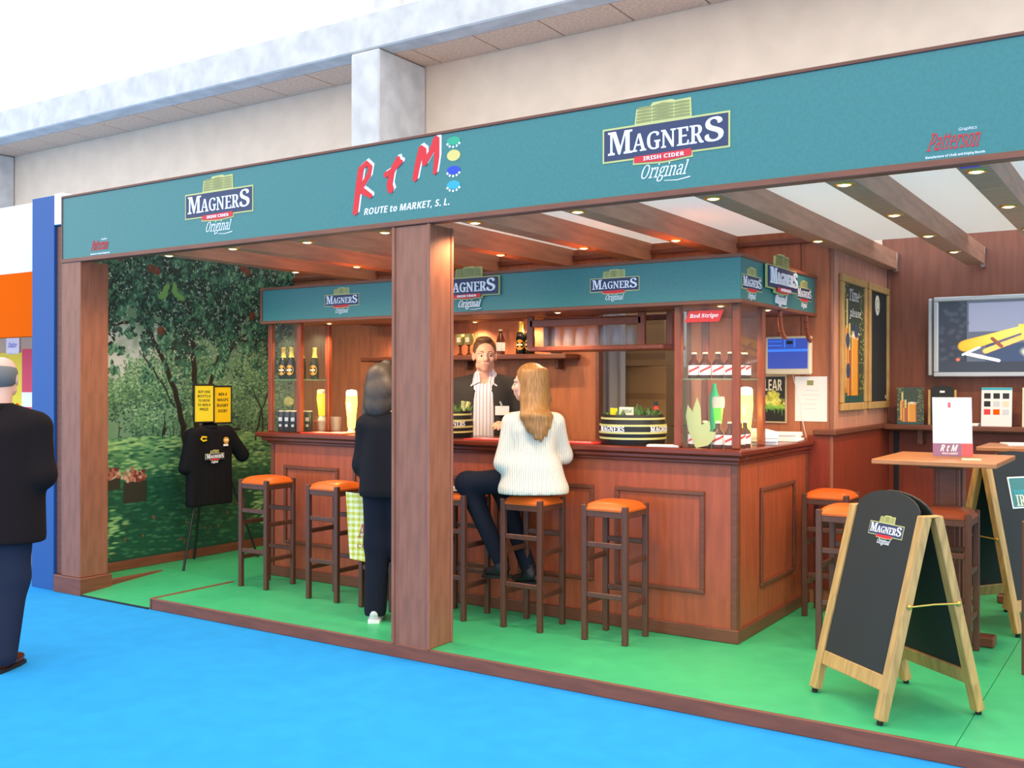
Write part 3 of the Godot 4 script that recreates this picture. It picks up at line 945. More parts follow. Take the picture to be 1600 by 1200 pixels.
	# baskets of apples and windfalls
	for q in [[Vector2(70, 668), 40, 16], [Vector2(160, 682), 40, 30]]:
		var c: Vector2 = q[0]
		im.fill_rect(Rect2i(int(c.x) - q[1], int(c.y), q[1] * 2, q[2] * 2), Color8(52, 50, 42))
		for k in 14:
			im.fill_rect(Rect2i(int(c.x) - q[1] + k * q[1] / 7, int(c.y), 2, q[2] * 2), Color8(66, 60, 48))
	for i in 150:
		var side := r.randf() < 0.4
		var c := Vector2(76, 660) if side else Vector2(158, 670)
		var p := c + Vector2(r.randfn() * (18 if side else 20), -absf(r.randfn()) * 9.0 + r.randf_range(-4, 12))
		_stamp(im, _blob(7, [Color8(150, 66, 56), Color8(118, 54, 48), Color8(178, 112, 92), Color8(206, 168, 144)][r.randi() % 4], 0.6), p.x, p.y)
	for i in 26:
		_stamp(im, _blob(r.randi_range(3, 6), Color8(150, 84, 56, 230), 0.5), r.randf_range(40, 620), r.randf_range(770, 895))
	im.convert(Image.FORMAT_RGB8)
	return im


# ---------------------------------------------------------------- the bar counter
func moulding_frame(st: Shape, lo: Vector2, hi: Vector2, t: Transform3D, w := 0.028, d := 0.016) -> void:
	for q in [[lo.x, hi.x, lo.y, lo.y + w], [lo.x, hi.x, hi.y - w, hi.y], [lo.x, lo.x + w, lo.y + w, hi.y - w], [hi.x - w, hi.x, lo.y + w, hi.y - w]]:
		st.box(Vector3((q[0] + q[1]) / 2, (q[2] + q[3]) / 2, d / 2), Vector3(q[1] - q[0], q[3] - q[2], d), 0.006, t)


func bar() -> void:
	var b := thing("bar_counter", "long red-brown panelled bar counter with a return at the glass case end", "bar counter", Vector3.ZERO)
	part(b, "body", Shape.new().span(-6.03, -2.147, PY, 1.15, -1.52, -1.12, 0.004).span(-2.62, -2.147, PY, 1.15, -2.49, -1.52, 0.004).done(), M["bar wood"])
	for x in [-6.02, -2.16]:
		part(b, "corner_strip", Shape.new().span(x - 0.018, x + 0.018, 0.15, 1.15, -1.125, -1.108, 0.004).done(), M["bar trim"])
	part(b, "corner_strip", Shape.new().span(-2.15, -2.138, 0.15, 1.15, -1.16, -1.12, 0.004).done(), M["bar trim"])
	part(b, "corner_strip", Shape.new().span(-2.15, -2.138, 0.15, 1.15, -2.49, -2.45, 0.004).done(), M["bar trim"])
	part(b, "plinth", Shape.new().span(-6.045, -2.13, PY, 0.155, -1.2, -1.102, 0.005).span(-2.2, -2.13, PY, 0.155, -2.49, -1.2, 0.005).done(), M["bar trim"])
	for q in [[-5.89, -5.31], [-5.16, -4.58], [-4.42, -3.84], [-3.68, -3.1], [-2.945, -2.345]]:
		var s := Shape.new()
		moulding_frame(s, Vector2(q[0], 0.345), Vector2(q[1], 0.962), at(0, 0, -1.12))
		part(b, "panel_moulding", s.done(), M["bar trim"])
	var s2 := Shape.new()
	moulding_frame(s2, Vector2(1.515, 0.345), Vector2(2.19, 0.962), Transform3D(Basis(Vector3(0, 0, -1), Vector3.UP, Vector3.RIGHT), Vector3(-2.147, 0, 0)))
	part(b, "panel_moulding", s2.done(), M["bar trim"])
	var top := Shape.new()
	top.span(-6.15, -2.092, 1.18, 1.22, -1.6, -1.04, 0.014)
	top.span(-2.72, -2.092, 1.181, 1.219, -2.485, -1.58, 0.014)
	part(b, "counter_top", top.done(), M["counter top wood"])
	var md := Shape.new()
	md.span(-6.1, -2.115, 1.15, 1.182, -1.2, -1.066, 0.012).span(-2.2, -2.115, 1.15, 1.182, -2.485, -1.2, 0.012)
	md.span(-6.07, -2.13, 1.128, 1.152, -1.2, -1.092, 0.008).span(-2.2, -2.13, 1.128, 1.152, -2.485, -1.2, 0.008)
	part(b, "under_moulding", md.done(), M["counter top wood"])
	# bar mats and papers on the counter
	for q in [[-5.45, "red bar mat on the counter next to the glowing pint lamp"], [-3.3, "red bar mat between the seated woman and the black barrel"], [-3.88, "red bar mat in front of the man in the charcoal jacket"]]:
		var o := thing("bar_mat", q[1], "bar mat", Vector3(q[0], 1.22, -1.17), 0.0, "red bar mats")
		part(o, "mat", Shape.new().box(Vector3(0, 0.003, 0), Vector3(0.44, 0.006, 0.2), 0.002).done(), M["bright red"])
		part(o, "lettering", letters("MAGNERS", "serif bold", 0.3, 0.05, 0.001), M["logo white"], Transform3D(Basis(Vector3.RIGHT, -PI / 2), Vector3(0, 0.0066, 0.0)))
	var lf := thing("leaflet", "white folded leaflet lying on the counter between the black barrel and the glass case", "leaflet", Vector3(-2.62, 1.22, -1.13), 0.3)
	part(lf, "sheet", Shape.new().box(Vector3(0, 0.006, 0), Vector3(0.2, 0.012, 0.1), 0.003).done(), M["white paper"])
	for q in [[Vector3(-2.3, 1.22, -1.86), 0.5, Vector3(0.22, 0.085, 0.52), "tall white stack of printed sheets on the end of the counter"], [Vector3(-2.22, 1.22, -2.25), 0.15, Vector3(0.18, 0.055, 0.3), "low white stack of papers on the counter against the pier"]]:
		var o := thing("paper_stack", q[3], "papers", q[0], q[1])
		for k in 4:
			part(o, "bundle", Shape.new().box(Vector3(rng.randf_range(-0.012, 0.012), q[2].y * (k + 0.5) / 4.0, rng.randf_range(-0.02, 0.02)), Vector3(q[2].x, q[2].y / 4.0, q[2].z), 0.002).done(), M["white paper"])


# ---------------------------------------------------------------- canopy above the bar
func canopy() -> void:
	var c := thing("bar_canopy", "teal lettered canopy running above the bar and round its corner", "canopy", Vector3.ZERO)
	var side := Basis(Vector3(0, 0, -1), Vector3.UP, Vector3.RIGHT)
	part(c, "front_board", Shape.new().span(-6.06, -2.095, 2.095, 2.35, -1.07, -1.042, 0.002).done(), M["teal board"])
	part(c, "side_board", Shape.new().span(-2.125, -2.0945, 2.095, 2.35, -2.5, -1.045, 0.002).done(), M["teal board"])
	part(c, "top_trim", Shape.new().span(-6.075, -2.085, 2.343, 2.365, -1.08, -1.034, 0.003).span(-2.13, -2.085, 2.343, 2.365, -2.5, -1.08, 0.003).done(), M["brown board level"])
	part(c, "bottom_trim", Shape.new().span(-6.075, -2.085, 2.078, 2.1, -1.08, -1.034, 0.003).span(-2.13, -2.085, 2.078, 2.1, -2.5, -1.08, 0.003).done(), M["brown board level"])
	part(c, "end_trim", Shape.new().span(-6.078, -6.056, 2.08, 2.36, -1.08, -1.032, 0.003).done(), M["brown board level"])
	part(c, "end_trim", Shape.new().span(-2.13, -2.086, 2.08, 2.36, -2.5, -2.48, 0.003).done(), M["brown board level"])
	part(c, "soffit", Shape.new().span(-6.06, -2.1, 2.088, 2.1, -1.62, -1.06, 0.002).span(-2.72, -2.1, 2.088, 2.1, -2.5, -1.62, 0.002).done(), M["brown board level"])
	part(c, "top_board", Shape.new().span(-6.06, -2.1, 2.335, 2.345, -1.62, -1.06, 0.002).span(-2.72, -2.1, 2.335, 2.345, -2.5, -1.62, 0.002).done(), M["brown board level"])
	part(c, "back_board", Shape.new().span(-6.06, -2.72, 2.1, 2.335, -1.62, -1.61, 0.002).done(), M["brown board level"])
	logo(c, 0.345, at(-5.208, 2.232, -1.0415), 0.002, true)
	logo(c, 0.345, at(-2.915, 2.226, -1.0415), 0.002, true)
	logo(c, 0.34, Transform3D(side, Vector3(-2.094, 2.206, -1.225)), 0.002, true)
	logo(c, 0.33, Transform3D(side, Vector3(-2.094, 2.218, -2.235)), 0.002, true)
	# two shields stand proud on boards of their own
	var sign1 := thing("shield_sign", "big cut-out shield sign standing up from the canopy behind the front pillar", "sign", Vector3(-4.02, 2.268, -1.034))
	logo(sign1, 0.5, at(0, 0, 0), 0.014)
	var sign2 := thing("shield_sign", "big cut-out shield sign on the short end of the canopy, over the monitor", "sign", Vector3(-2.084, 2.27, -1.71))
	logo(sign2, 0.57, Transform3D(side, Vector3.ZERO), 0.014)
	for q in [[-1.75, "curved wooden bracket under the canopy next to the glass case"], [-2.3, "curved wooden bracket under the canopy end above the monitor"]]:
		var k := thing("bracket", q[1], "bracket", Vector3(-2.11, 2.078, q[0] - 0.08), 0.0, "canopy brackets")
		var pts := []
		for i in 7:
			var a := PI / 2 * i / 6.0
			pts.append(Vector3(0, -0.17 * sin(a), -0.11 * (1.0 - cos(a)) + 0.05))
		var st := Shape.new()
		for i in 6:
			st.bar(pts[i], pts[i + 1], 0.024, 0.03, Vector3.RIGHT, 0.004)
		part(k, "arm", st.done(), M["case wood"])
	var u := [[-5.93, -1.33, "lit downlight in the canopy over the dark bottles"], [-5.62, -1.34, "lit downlight in the canopy beside the left glass case"], [-4.4, -1.18, "lit tilted downlight in the canopy in front of the bartender"], [-3.45, -1.25, "lit downlight in the canopy over the glass rack"], [-2.32, -1.3, "lit downlight in the canopy over the red sloping sign"], [-2.19, -1.78, "lit downlight in the canopy over the white papers"]]
	for q in u:
		var d := downlight(Vector3(q[0], 2.088, q[1]), q[2], "downlights in the bar canopy", SPOT * (0.25 if q[1] < -1.6 else 0.5), 0.03, 64.0)
		if q[0] > -5.0 and q[0] < -4.0:
			var l: SpotLight3D = d.get_node("lamp")
			l.rotation.x = -PI / 2 + 0.75
			l.light_energy = SPOT * 0.75


# ---------------------------------------------------------------- glass cases on the counter
func display_cases() -> void:
	var spec := [["glass display case of dark bottles and cans at the mural end of the bar", -6.075, -5.71, -1.11, -1.47, true], ["wood and glass display case with the red sloping sign on the bar corner", -2.545, -2.132, -1.11, -1.58, false]]
	for q in spec:
		var d := thing("display_case", q[0], "display case", Vector3(q[1], 1.22, q[3]))
		var w: float = q[2] - q[1]
		var l: float = q[3] - q[4]
		for p in [[0.0, 0.0], [w, 0.0], [w, -l], [0.0, -l]]:
			part(d, "post", Shape.new().box(Vector3(p[0] + (0.022 if p[0] == 0.0 else -0.022), 0.434, p[1] + (-0.022 if p[1] == 0.0 else 0.022)), Vector3(0.044, 0.866, 0.044), 0.006).done(), M["case wood"])
		part(d, "pane", Shape.new().box(Vector3(w / 2, 0.434, -0.02), Vector3(w - 0.09, 0.86, 0.004), 0.0).done(), M["pane"])
		part(d, "pane", Shape.new().box(Vector3(w - 0.02, 0.434, -l / 2), Vector3(0.004, 0.86, l - 0.09), 0.0).done(), M["pane"])
		part(d, "pane", Shape.new().box(Vector3(0.02, 0.434, -l / 2), Vector3(0.004, 0.86, l - 0.09), 0.0).done(), M["pane"])
		part(d, "shelf", Shape.new().box(Vector3(w / 2, 0.415, -l / 2), Vector3(w - 0.05, 0.008, l - 0.05), 0.001).done(), M["shelf glass"])
	var rs := thing("red_sign", "sloping-ended red sign with white lettering stuck on the glass case", "sign", Vector3(-2.345, 2.012, -1.105))
	part(rs, "board", Shape.new().prism(PackedVector2Array([Vector2(-0.125, -0.035), Vector2(0.095, -0.035), Vector2(0.125, 0.035), Vector2(-0.095, 0.035)]), 0, 0.004).done(), M["bright red"])
	part(rs, "lettering", letters("Red Stripe", "serif bold", 0.18, 0.032, 0.002, 0.2), M["logo white"], at(0, 0, 0.005))


# ---------------------------------------------------------------- things on the bar
const ORD := ["first", "second", "third", "fourth", "fifth", "sixth", "seventh", "eighth"]


func cider_bottle() -> Node3D:
	var o := Node3D.new()
	part(o, "glass", Shape.new().lathe([Vector2(0, 0), Vector2(0.034, 0.0), Vector2(0.037, 0.006), Vector2(0.037, 0.13), Vector2(0.03, 0.165), Vector2(0.016, 0.2), Vector2(0.0145, 0.25), Vector2(0.0, 0.252)], 18).done(), M["bottle black"])
	part(o, "foil", Shape.new().lathe([Vector2(0.0255, 0.178), Vector2(0.0178, 0.2), Vector2(0.0158, 0.24), Vector2(0.0175, 0.243), Vector2(0.0175, 0.262), Vector2(0.0, 0.264)], 16).done(), M["gold foil"])
	var l := Shape.new()
	var poly := _disc(0.034, 18)
	for k in poly.size():
		poly[k].y *= 1.25
	# an oval label bent round the front
	for ring in 1:
		var ctr := Vector2.ZERO
		for k in poly.size():
			var f := func(p: Vector2, r: float) -> Vector3: return Vector3(sin(p.x / 0.037) * r, 0.075 + p.y, cos(p.x / 0.037) * r)
			l.flat(f.call(ctr, 0.0385), f.call(poly[k], 0.0378), f.call(poly[(k + 1) % poly.size()], 0.0378), Vector3(0, 0, 1))
	var lb := part(o, "label", l.done(), M["gold label"])
	part(lb, "band", Shape.new().box(Vector3(0, 0.075, 0.0385), Vector3(0.044, 0.014, 0.001), 0.0).done(), M["cream"])
	return o


func beer_bottle() -> Node3D:
	var o := Node3D.new()
	part(o, "glass", Shape.new().lathe([Vector2(0, 0), Vector2(0.033, 0.0), Vector2(0.036, 0.006), Vector2(0.036, 0.085), Vector2(0.03, 0.1), Vector2(0.0145, 0.118), Vector2(0.0135, 0.155), Vector2(0.0, 0.156)], 18).done(), M["brown glass"])
	part(o, "label", Shape.new().lathe([Vector2(0.0364, 0.02), Vector2(0.0366, 0.021), Vector2(0.0366, 0.079), Vector2(0.0364, 0.08)], 18).done(), M["white paper"])
	var st := Shape.new()
	for i in 6:
		var a0 := -1.1 + i * 0.36
		var a1 := a0 + 0.36
		var y0 := 0.032 + i * 0.006
		var f := func(a: float, y: float) -> Vector3: return Vector3(sin(a) * 0.0372, y, cos(a) * 0.0372)
		st.flat(f.call(a0, y0), f.call(a1, y0 + 0.006), f.call(a1, y0 + 0.02), f.call((a0 + a1) / 2, 0))
		st.flat(f.call(a0, y0), f.call(a1, y0 + 0.02), f.call(a0, y0 + 0.014), f.call((a0 + a1) / 2, 0))
	part(o, "stripe", st.done(), M["bright red"])
	part(o, "cap", Shape.new().lathe([Vector2(0.0165, 0.148), Vector2(0.0175, 0.151), Vector2(0.015, 0.159), Vector2(0.0, 0.16)], 16).done(), M["cream"])
	return o


func drink_can() -> Node3D:
	var o := Node3D.new()
	part(o, "body", Shape.new().lathe([Vector2(0.0, 0.0), Vector2(0.024, 0.0), Vector2(0.033, 0.008), Vector2(0.033, 0.15), Vector2(0.027, 0.162)], 18).done(), M["can dark"])
	part(o, "lid", Shape.new().lathe([Vector2(0.0275, 0.16), Vector2(0.029, 0.166), Vector2(0.026, 0.167), Vector2(0.0, 0.163)], 18).done(), M["cream"])
	part(o, "emblem", Shape.new().box(Vector3(0, 0.1, 0.0335), Vector3(0.03, 0.03, 0.002), 0.001).done(), M["label grey"])
	part(o, "emblem", Shape.new().box(Vector3(0, 0.05, 0.0335), Vector3(0.022, 0.02, 0.002), 0.001).done(), M["label grey"])
	return o


func tumbler(r0: float, r1: float, h: float) -> Node3D:
	var o := Node3D.new()
	part(o, "wall", Shape.new().lathe([Vector2(0, 0.0), Vector2(r0, 0.0), Vector2(r1, h), Vector2(r1 - 0.0025, h), Vector2(r0 - 0.004, 0.012), Vector2(0, 0.01)], 16).done(), M["glassware"])
	return o


func place(src: Node3D, called: String, label: String, category: String, p: Vector3, turn := 0.0, group := "") -> Node3D:
	var r: Node3D = src.duplicate()
	r.name = numbered(called)
	r.position = p
	r.rotation.y = turn
	add_child(r)
	tag(r, label, category, group)
	return r


func pint_lamp(p: Vector3, label: String, glow: String, energy: float, h := 0.3) -> void:
	var o := thing("pint_lamp", label, "lamp", p)
	part(o, "base", Shape.new().lathe([Vector2(0, 0), Vector2(0.036, 0), Vector2(0.036, 0.012), Vector2(0.026, 0.022), Vector2(0.026, 0.04), Vector2(0, 0.04)], 18).done(), M["cream"])
	part(o, "beer", Shape.new().lathe([Vector2(0, 0.04), Vector2(0.03, 0.042), Vector2(0.034, h * 0.35), Vector2(0.046, h * 0.68), Vector2(0.043, h * 0.86)], 20).done(), M[glow])
	part(o, "head", Shape.new().lathe([Vector2(0.043, h * 0.86), Vector2(0.0425, h * 0.95), Vector2(0.034, h * 0.985), Vector2(0.0, h)], 20).done(), M["foam glow"] if glow == "beer glow" else M["cream"])
	var l := OmniLight3D.new()
	l.name = "lamp"
	l.light_color = Color(1.0, 0.85, 0.4)
	l.light_energy = energy
	l.light_size = 0.04
	l.omni_range = 8.0
	l.omni_attenuation = 2.0
	l.shadow_enabled = true
	l.position = Vector3(0, h * 0.6, 0.075)
	o.add_child(l)


func barrel(p: Vector3, label: String, turn: float) -> void:
	var o := thing("ice_barrel", label, "barrel", p, turn)
	var prof := []
	for i in 9:
		var y := 0.19 * i / 8.0
		prof.append(Vector2(0.192 + 0.022 * (1.0 - pow(absf(y - 0.085) / 0.11, 2.0)), y))
	var pr := [Vector2(0, 0)]
	pr.append_array(prof)
	pr.append_array([Vector2(0.178, 0.19), Vector2(0.175, 0.12), Vector2(0, 0.12)])
	part(o, "tub", Shape.new().lathe(pr, 32).done(), M["black"])
	for y in [0.042, 0.078, 0.124, 0.166]:
		var r: float = 0.194 + 0.022 * (1.0 - pow(absf(y - 0.085) / 0.11, 2.0))
		part(o, "hoop", Shape.new().lathe([Vector2(r - 0.003, y - 0.0065), Vector2(r + 0.002, y - 0.006), Vector2(r + 0.002, y + 0.006), Vector2(r - 0.003, y + 0.0065)], 32).done(), M["logo gold"])
	var word := Shape.new()
	var flat := letters("MAGNERS", "serif bold", 0.2, 0.034, 0.003)
	for s in 2:
		var m := Shape.new().add(flat)
		for i in m.v.size():
			var a := m.v[i].x / 0.216 + (-0.25 if s == 0 else 1.45)
			var r := 0.2175 + m.v[i].z
			word.v.append(Vector3(sin(a) * r, 0.101 + m.v[i].y, cos(a) * r))
			word.n.append(m.n[i].rotated(Vector3.UP, a))
			word.uv.append(Vector2.ZERO)
	part(o, "lettering", word.done(), M["logo white"])
	var gr := Shape.new()
	for i in 240:
		var a := rng.randf() * TAU
		var r := sqrt(rng.randf()) * 0.17
		var base := Vector3(sin(a) * r, 0.15, cos(a) * r)
		var tip := base + Vector3(rng.randf_range(-0.05, 0.05), rng.randf_range(0.03, 0.11) * (1.1 - r * 2.2), rng.randf_range(-0.05, 0.05))
		var sd := (tip - base).cross(Vector3(rng.randf() - 0.5, 0.2, rng.randf() - 0.5)).normalized() * 0.012
		var mid := base.lerp(tip, 0.55)
		gr.flat(base, mid + sd, tip, Vector3.UP)
		gr.flat(base, tip, mid - sd, Vector3.UP)
	part(o, "greenery", gr.done(), M["leaf"]).set_meta("kind", "stuff")
	if turn < 1.0:
		for i in 9:
			var a := TAU * i / 9.0
			part(o, "ice_cube", Shape.new().box(Vector3(sin(a) * 0.12, 0.2, cos(a) * 0.12), Vector3(0.026, 0.026, 0.026), 0.005, at(0, 0, 0, 0.0)).done(), M["glassware"])
		part(o, "yellow_tag", Shape.new().box(Vector3(-0.06, 0.205, 0.15), Vector3(0.05, 0.055, 0.004), 0.001).done(), M["yellow sign"])
		var cd := part(o, "card", Shape.new().box(Vector3(0.03, 0.212, 0.152), Vector3(0.1, 0.055, 0.004), 0.001).done(), M["cream"])
		part(cd, "lettering", letters("Original", "serif", 0.08, 0.03, 0.001, 0.3), M["leaf"], at(0.03, 0.214, 0.155))
	else:
		for q in [Vector3(0.09, 0.1, 0.1), Vector3(0.15, 0.1, 0.02), Vector3(0.06, 0.1, 0.0)]:
			var bt := part(o, "bottle_neck", Shape.new().lathe([Vector2(0.03, 0.0), Vector2(0.026, 0.07), Vector2(0.0185, 0.1), Vector2(0.016, 0.14), Vector2(0.018, 0.143), Vector2(0.018, 0.16), Vector2(0, 0.162)], 14, Transform3D(Basis(Vector3.BACK, 0.25 - q.x * 4.0), q)).done(), M["leaf pale"])
			bt.set_meta("label", "pale foil-topped bottle neck sticking out of the barrel")


func bar_goods() -> void:
	var cb := cider_bottle()
	var lab := ["dark bottle with gold foil, nearest the mural on the left case shelf", "dark gold-foiled bottle in the left case, just inside the middle post", "dark gold-foiled bottle half hidden behind the middle post of the left case", "dark gold-foiled bottle alone on the bar side of the left case shelf"]
	var bp := [Vector3(-6.01, 1.64, -1.22), Vector3(-5.9, 1.64, -1.2), Vector3(-5.945, 1.64, -1.36), Vector3(-5.8, 1.64, -1.36)]
	for i in 4:
		var b := place(cb, "cider_bottle", lab[i], "bottle", bp[i], 0.35, "dark bottles in the left glass case")
		b.scale = Vector3.ONE * 0.98
	var can := drink_can()
	var n := 0
	for q in [[-6.005, -1.2], [-5.935, -1.2], [-5.865, -1.2], [-5.795, -1.2], [-6.005, -1.29], [-5.935, -1.29], [-5.865, -1.29], [-5.795, -1.29]]:
		place(can, "drink_can", "pale-lidded dark can, %s from the mural in the %s row of the glass case" % [ORD[n % 4], "front" if n < 4 else "rear"], "can", Vector3(q[0], 1.22, q[1]), 0.4, "front row of cans" if n < 4 else "rear row of cans")
		n += 1
	can.free()
	var tb := tumbler(0.027, 0.036, 0.12)
	n = 0
	for q in [[-5.79, -1.42], [-5.66, -1.44], [-5.66, -1.3], [-5.58, -1.39]]:
		n += 1
		place(tb, "tumbler", "small clear tumbler, %s from the mural, by the dim yellow pint lamp" % ORD[n - 1], "glass", Vector3(q[0], 1.22, q[1]), 0.0, "tumblers by the dim pint lamp")
	pint_lamp(Vector3(-5.9, 1.3, -1.55), "dim yellow glowing pint glass lamp behind the tumblers", "beer glow dim", 0.03, 0.26)
	part(get_node("pint_lamp") as Node3D, "stand", Shape.new().box(Vector3(0, -0.04, 0), Vector3(0.12, 0.08, 0.1), 0.006).done(), M["case wood"])
	pint_lamp(Vector3(-5.345, 1.22, -1.3), "bright glowing pint glass lamp on the bar beside the dark-haired person", "beer glow", 0.16, 0.34)
	var lt := thing("leaflet", "white leaflets fanned out by the left glass case", "leaflet", Vector3(-5.5, 1.22, -1.17), 0.2)
	for k in 3:
		part(lt, "sheet", Shape.new().box(Vector3(k * 0.06, 0.002 + k * 0.002, 0), Vector3(0.12, 0.002, 0.08), 0.0, at(0, 0, 0, k * 0.3)).done(), M["white paper"])
	# corner case
	var bb := beer_bottle()
	n = 0
	for q in [[-2.455, -1.21], [-2.378, -1.2], [-2.3, -1.21], [-2.222, -1.21], [-2.42, -1.3], [-2.335, -1.3], [-2.2, -1.31], [-2.2, -1.4]]:
		for y in [1.22, 1.64]:
			var up: bool = y > 1.5
			if not up and n >= 6 and q[1] < -1.4:
				continue
			place(bb, "beer_bottle", "red-striped beer bottle, %s %s on the case %s" % [ORD[n % 4 if n < 4 else (n - 4)], ["from the barrel in the front line", "in the line behind"][0 if n < 4 else 1], "shelf" if up else "floor"], "bottle", Vector3(q[0], y, q[1]), 0.5, "bottles on the corner case shelf" if up else "bottles on the corner case floor")
		n += 1
	bb.free()
	pint_lamp(Vector3(-2.222, 1.22, -1.47), "bright white glowing pint lamp in the corner glass case", "beer glow", 0.07, 0.37)
	var gg := thing("green_glass", "tall tapering glass glowing green and white in the corner case", "glass", Vector3(-2.345, 1.36, -1.33))
	part(gg, "glass", Shape.new().lathe([Vector2(0, 0), Vector2(0.02, 0.0), Vector2(0.036, 0.15), Vector2(0.0, 0.15)], 18).done(), M["green glow"])
	part(gg, "foam", Shape.new().lathe([Vector2(0.0365, 0.1), Vector2(0.038, 0.15), Vector2(0.034, 0.168), Vector2(0, 0.17)], 18).done(), M["cream"])
	part(gg, "stand", Shape.new().lathe([Vector2(0, -0.14), Vector2(0.02, -0.14), Vector2(0.012, -0.1), Vector2(0.012, -0.002), Vector2(0, -0.002)], 12).done(), M["brown glass"])
	var gc := thing("green_bottle", "slim green bottle at the back of the corner case", "bottle", Vector3(-2.44, 1.22, -1.5))
	part(gc, "glass", Shape.new().lathe([Vector2(0, 0), Vector2(0.03, 0), Vector2(0.032, 0.3), Vector2(0.014, 0.36), Vector2(0.013, 0.39), Vector2(0, 0.39)], 16).done(), M["cap green"])
	var pl := thing("paper_fan", "pale green fan of folded paper leaves in the corner case", "ornament", Vector3(-2.43, 1.225, -1.165))
	for q in [[-0.22, 0.26, 0.06], [0.02, 0.3, 0.055], [0.5, 0.18, 0.07], [0.95, 0.16, 0.07]]:
		var t := Transform3D(Basis(Vector3.BACK, -q[0]), Vector3(0.01, 0, 0.012 * q[0]))
		part(pl, "leaf", Shape.new().prism(PackedVector2Array([Vector2(-0.008, 0), Vector2(0.008, 0), Vector2(q[2] * 0.55, q[1] * 0.45), Vector2(q[2] * 0.4, q[1] * 0.8), Vector2(0.0, q[1]), Vector2(-q[2] * 0.45, q[1] * 0.75), Vector2(-q[2] * 0.5, q[1] * 0.4)]), 0, 0.003, t).done(), M["leaf pale"])
	barrel(Vector3(-2.91, 1.22, -1.29), "black barrel with gold hoops and greenery on the counter by the glass rack", 0.0)
	barrel(Vector3(-4.43, 1.22, -1.28), "black barrel with pale bottle necks in front of the bartender", 1.2)
	# shelf on the back wall
	var sh := thing("back_shelf", "wooden bottle shelf on the wall behind the bartender", "shelf", Vector3(-5.05, 1.845, -2.38))
	part(sh, "board", Shape.new().box(Vector3(0, -0.02, 0), Vector3(2.14, 0.045, 0.24), 0.008).done(), M["bar trim"])
	for x in [-0.9, 0.0, 0.9]:
		part(sh, "bracket", Shape.new().box(Vector3(x, -0.08, -0.07), Vector3(0.03, 0.08, 0.09), 0.004).done(), M["bar trim"])
	var us := thing("upper_shelf", "shallow lit upper shelf close under the canopy line behind the bar", "shelf", Vector3(-5.0, 2.16, -2.4))
	part(us, "board", Shape.new().box(Vector3(0, 0, 0), Vector3(2.3, 0.05, 0.2), 0.006).done(), M["bar trim"])
	for q in [[-4.4, -2.4, "lit downlight under the upper shelf above the paired dark bottles"], [-4.95, -2.4, "lit downlight under the upper shelf above the bartender"], [-5.75, -2.4, "lit downlight under the upper shelf towards the mural"]]:
		downlight(Vector3(q[0], 2.135, q[1]), q[2], "downlights under the upper shelf", SPOT * 0.5, 0.03, 66.0)
	for q in [[-4.46, 0.3, "dark gold-labelled bottle on the back shelf, bartender side of the pair"], [-4.375, 0.3, "dark gold-labelled bottle on the back shelf, rack side of the pair"]]:
		place(cb, "cider_bottle", q[2], "bottle", Vector3(q[0], 1.848, -2.36), q[1], "paired bottles on the back shelf").scale = Vector3(1.15, 1.02, 1.15)
	cb.free()
	var sb := thing("stout_bottle", "plain dark bottle with a pale label behind the bartender's ear", "bottle", Vector3(-4.66, 1.848, -2.36))
	part(sb, "glass", Shape.new().lathe([Vector2(0, 0), Vector2(0.036, 0), Vector2(0.036, 0.12), Vector2(0.015, 0.17), Vector2(0.0145, 0.2), Vector2(0, 0.2)], 16).done(), M["brown glass"])
	part(sb, "label", Shape.new().lathe([Vector2(0.0364, 0.03), Vector2(0.0367, 0.031), Vector2(0.0367, 0.1), Vector2(0.0364, 0.101)], 16).done(), M["label grey"])
	part(sb, "cap", Shape.new().lathe([Vector2(0.017, 0.196), Vector2(0.017, 0.21), Vector2(0, 0.211)], 12).done(), M["cream"])
	for q in [[-5.075, "round gold-topped stemmed bar trophy on the back shelf next to the front pillar"], [-4.985, "round gold-topped stemmed bar trophy on the back shelf next to the bartender"]]:
		var o := thing("pump_clip", q[1], "ornament", Vector3(q[0], 1.848, -2.36), 0.3, "gold-topped ornaments on the back shelf")
		part(o, "foot", Shape.new().lathe([Vector2(0, 0), Vector2(0.03, 0), Vector2(0.012, 0.02), Vector2(0.009, 0.075), Vector2(0.02, 0.085), Vector2(0, 0.085)], 14).done(), M["brown glass"])
		part(o, "bowl", Shape.new().lathe([Vector2(0, 0.08), Vector2(0.03, 0.09), Vector2(0.042, 0.13), Vector2(0.038, 0.18), Vector2(0, 0.182)], 16).done(), M["logo olive"])
		part(o, "badge", Shape.new().box(Vector3(0, 0.13, 0.0425), Vector3(0.034, 0.04, 0.003), 0.001).done(), M["cream"])
	var tin := thing("ashtray", "small dark dish on the back shelf under the glass rack", "dish", Vector3(-4.12, 1.848, -2.36))
	part(tin, "bowl", Shape.new().lathe([Vector2(0, 0), Vector2(0.045, 0), Vector2(0.055, 0.035), Vector2(0.048, 0.035), Vector2(0.04, 0.01), Vector2(0, 0.01)], 18).done(), M["black"])
	part(tin, "rim", Shape.new().lathe([Vector2(0.047, 0.034), Vector2(0.056, 0.034), Vector2(0.052, 0.04), Vector2(0.047, 0.034)], 18).done(), M["label grey"])


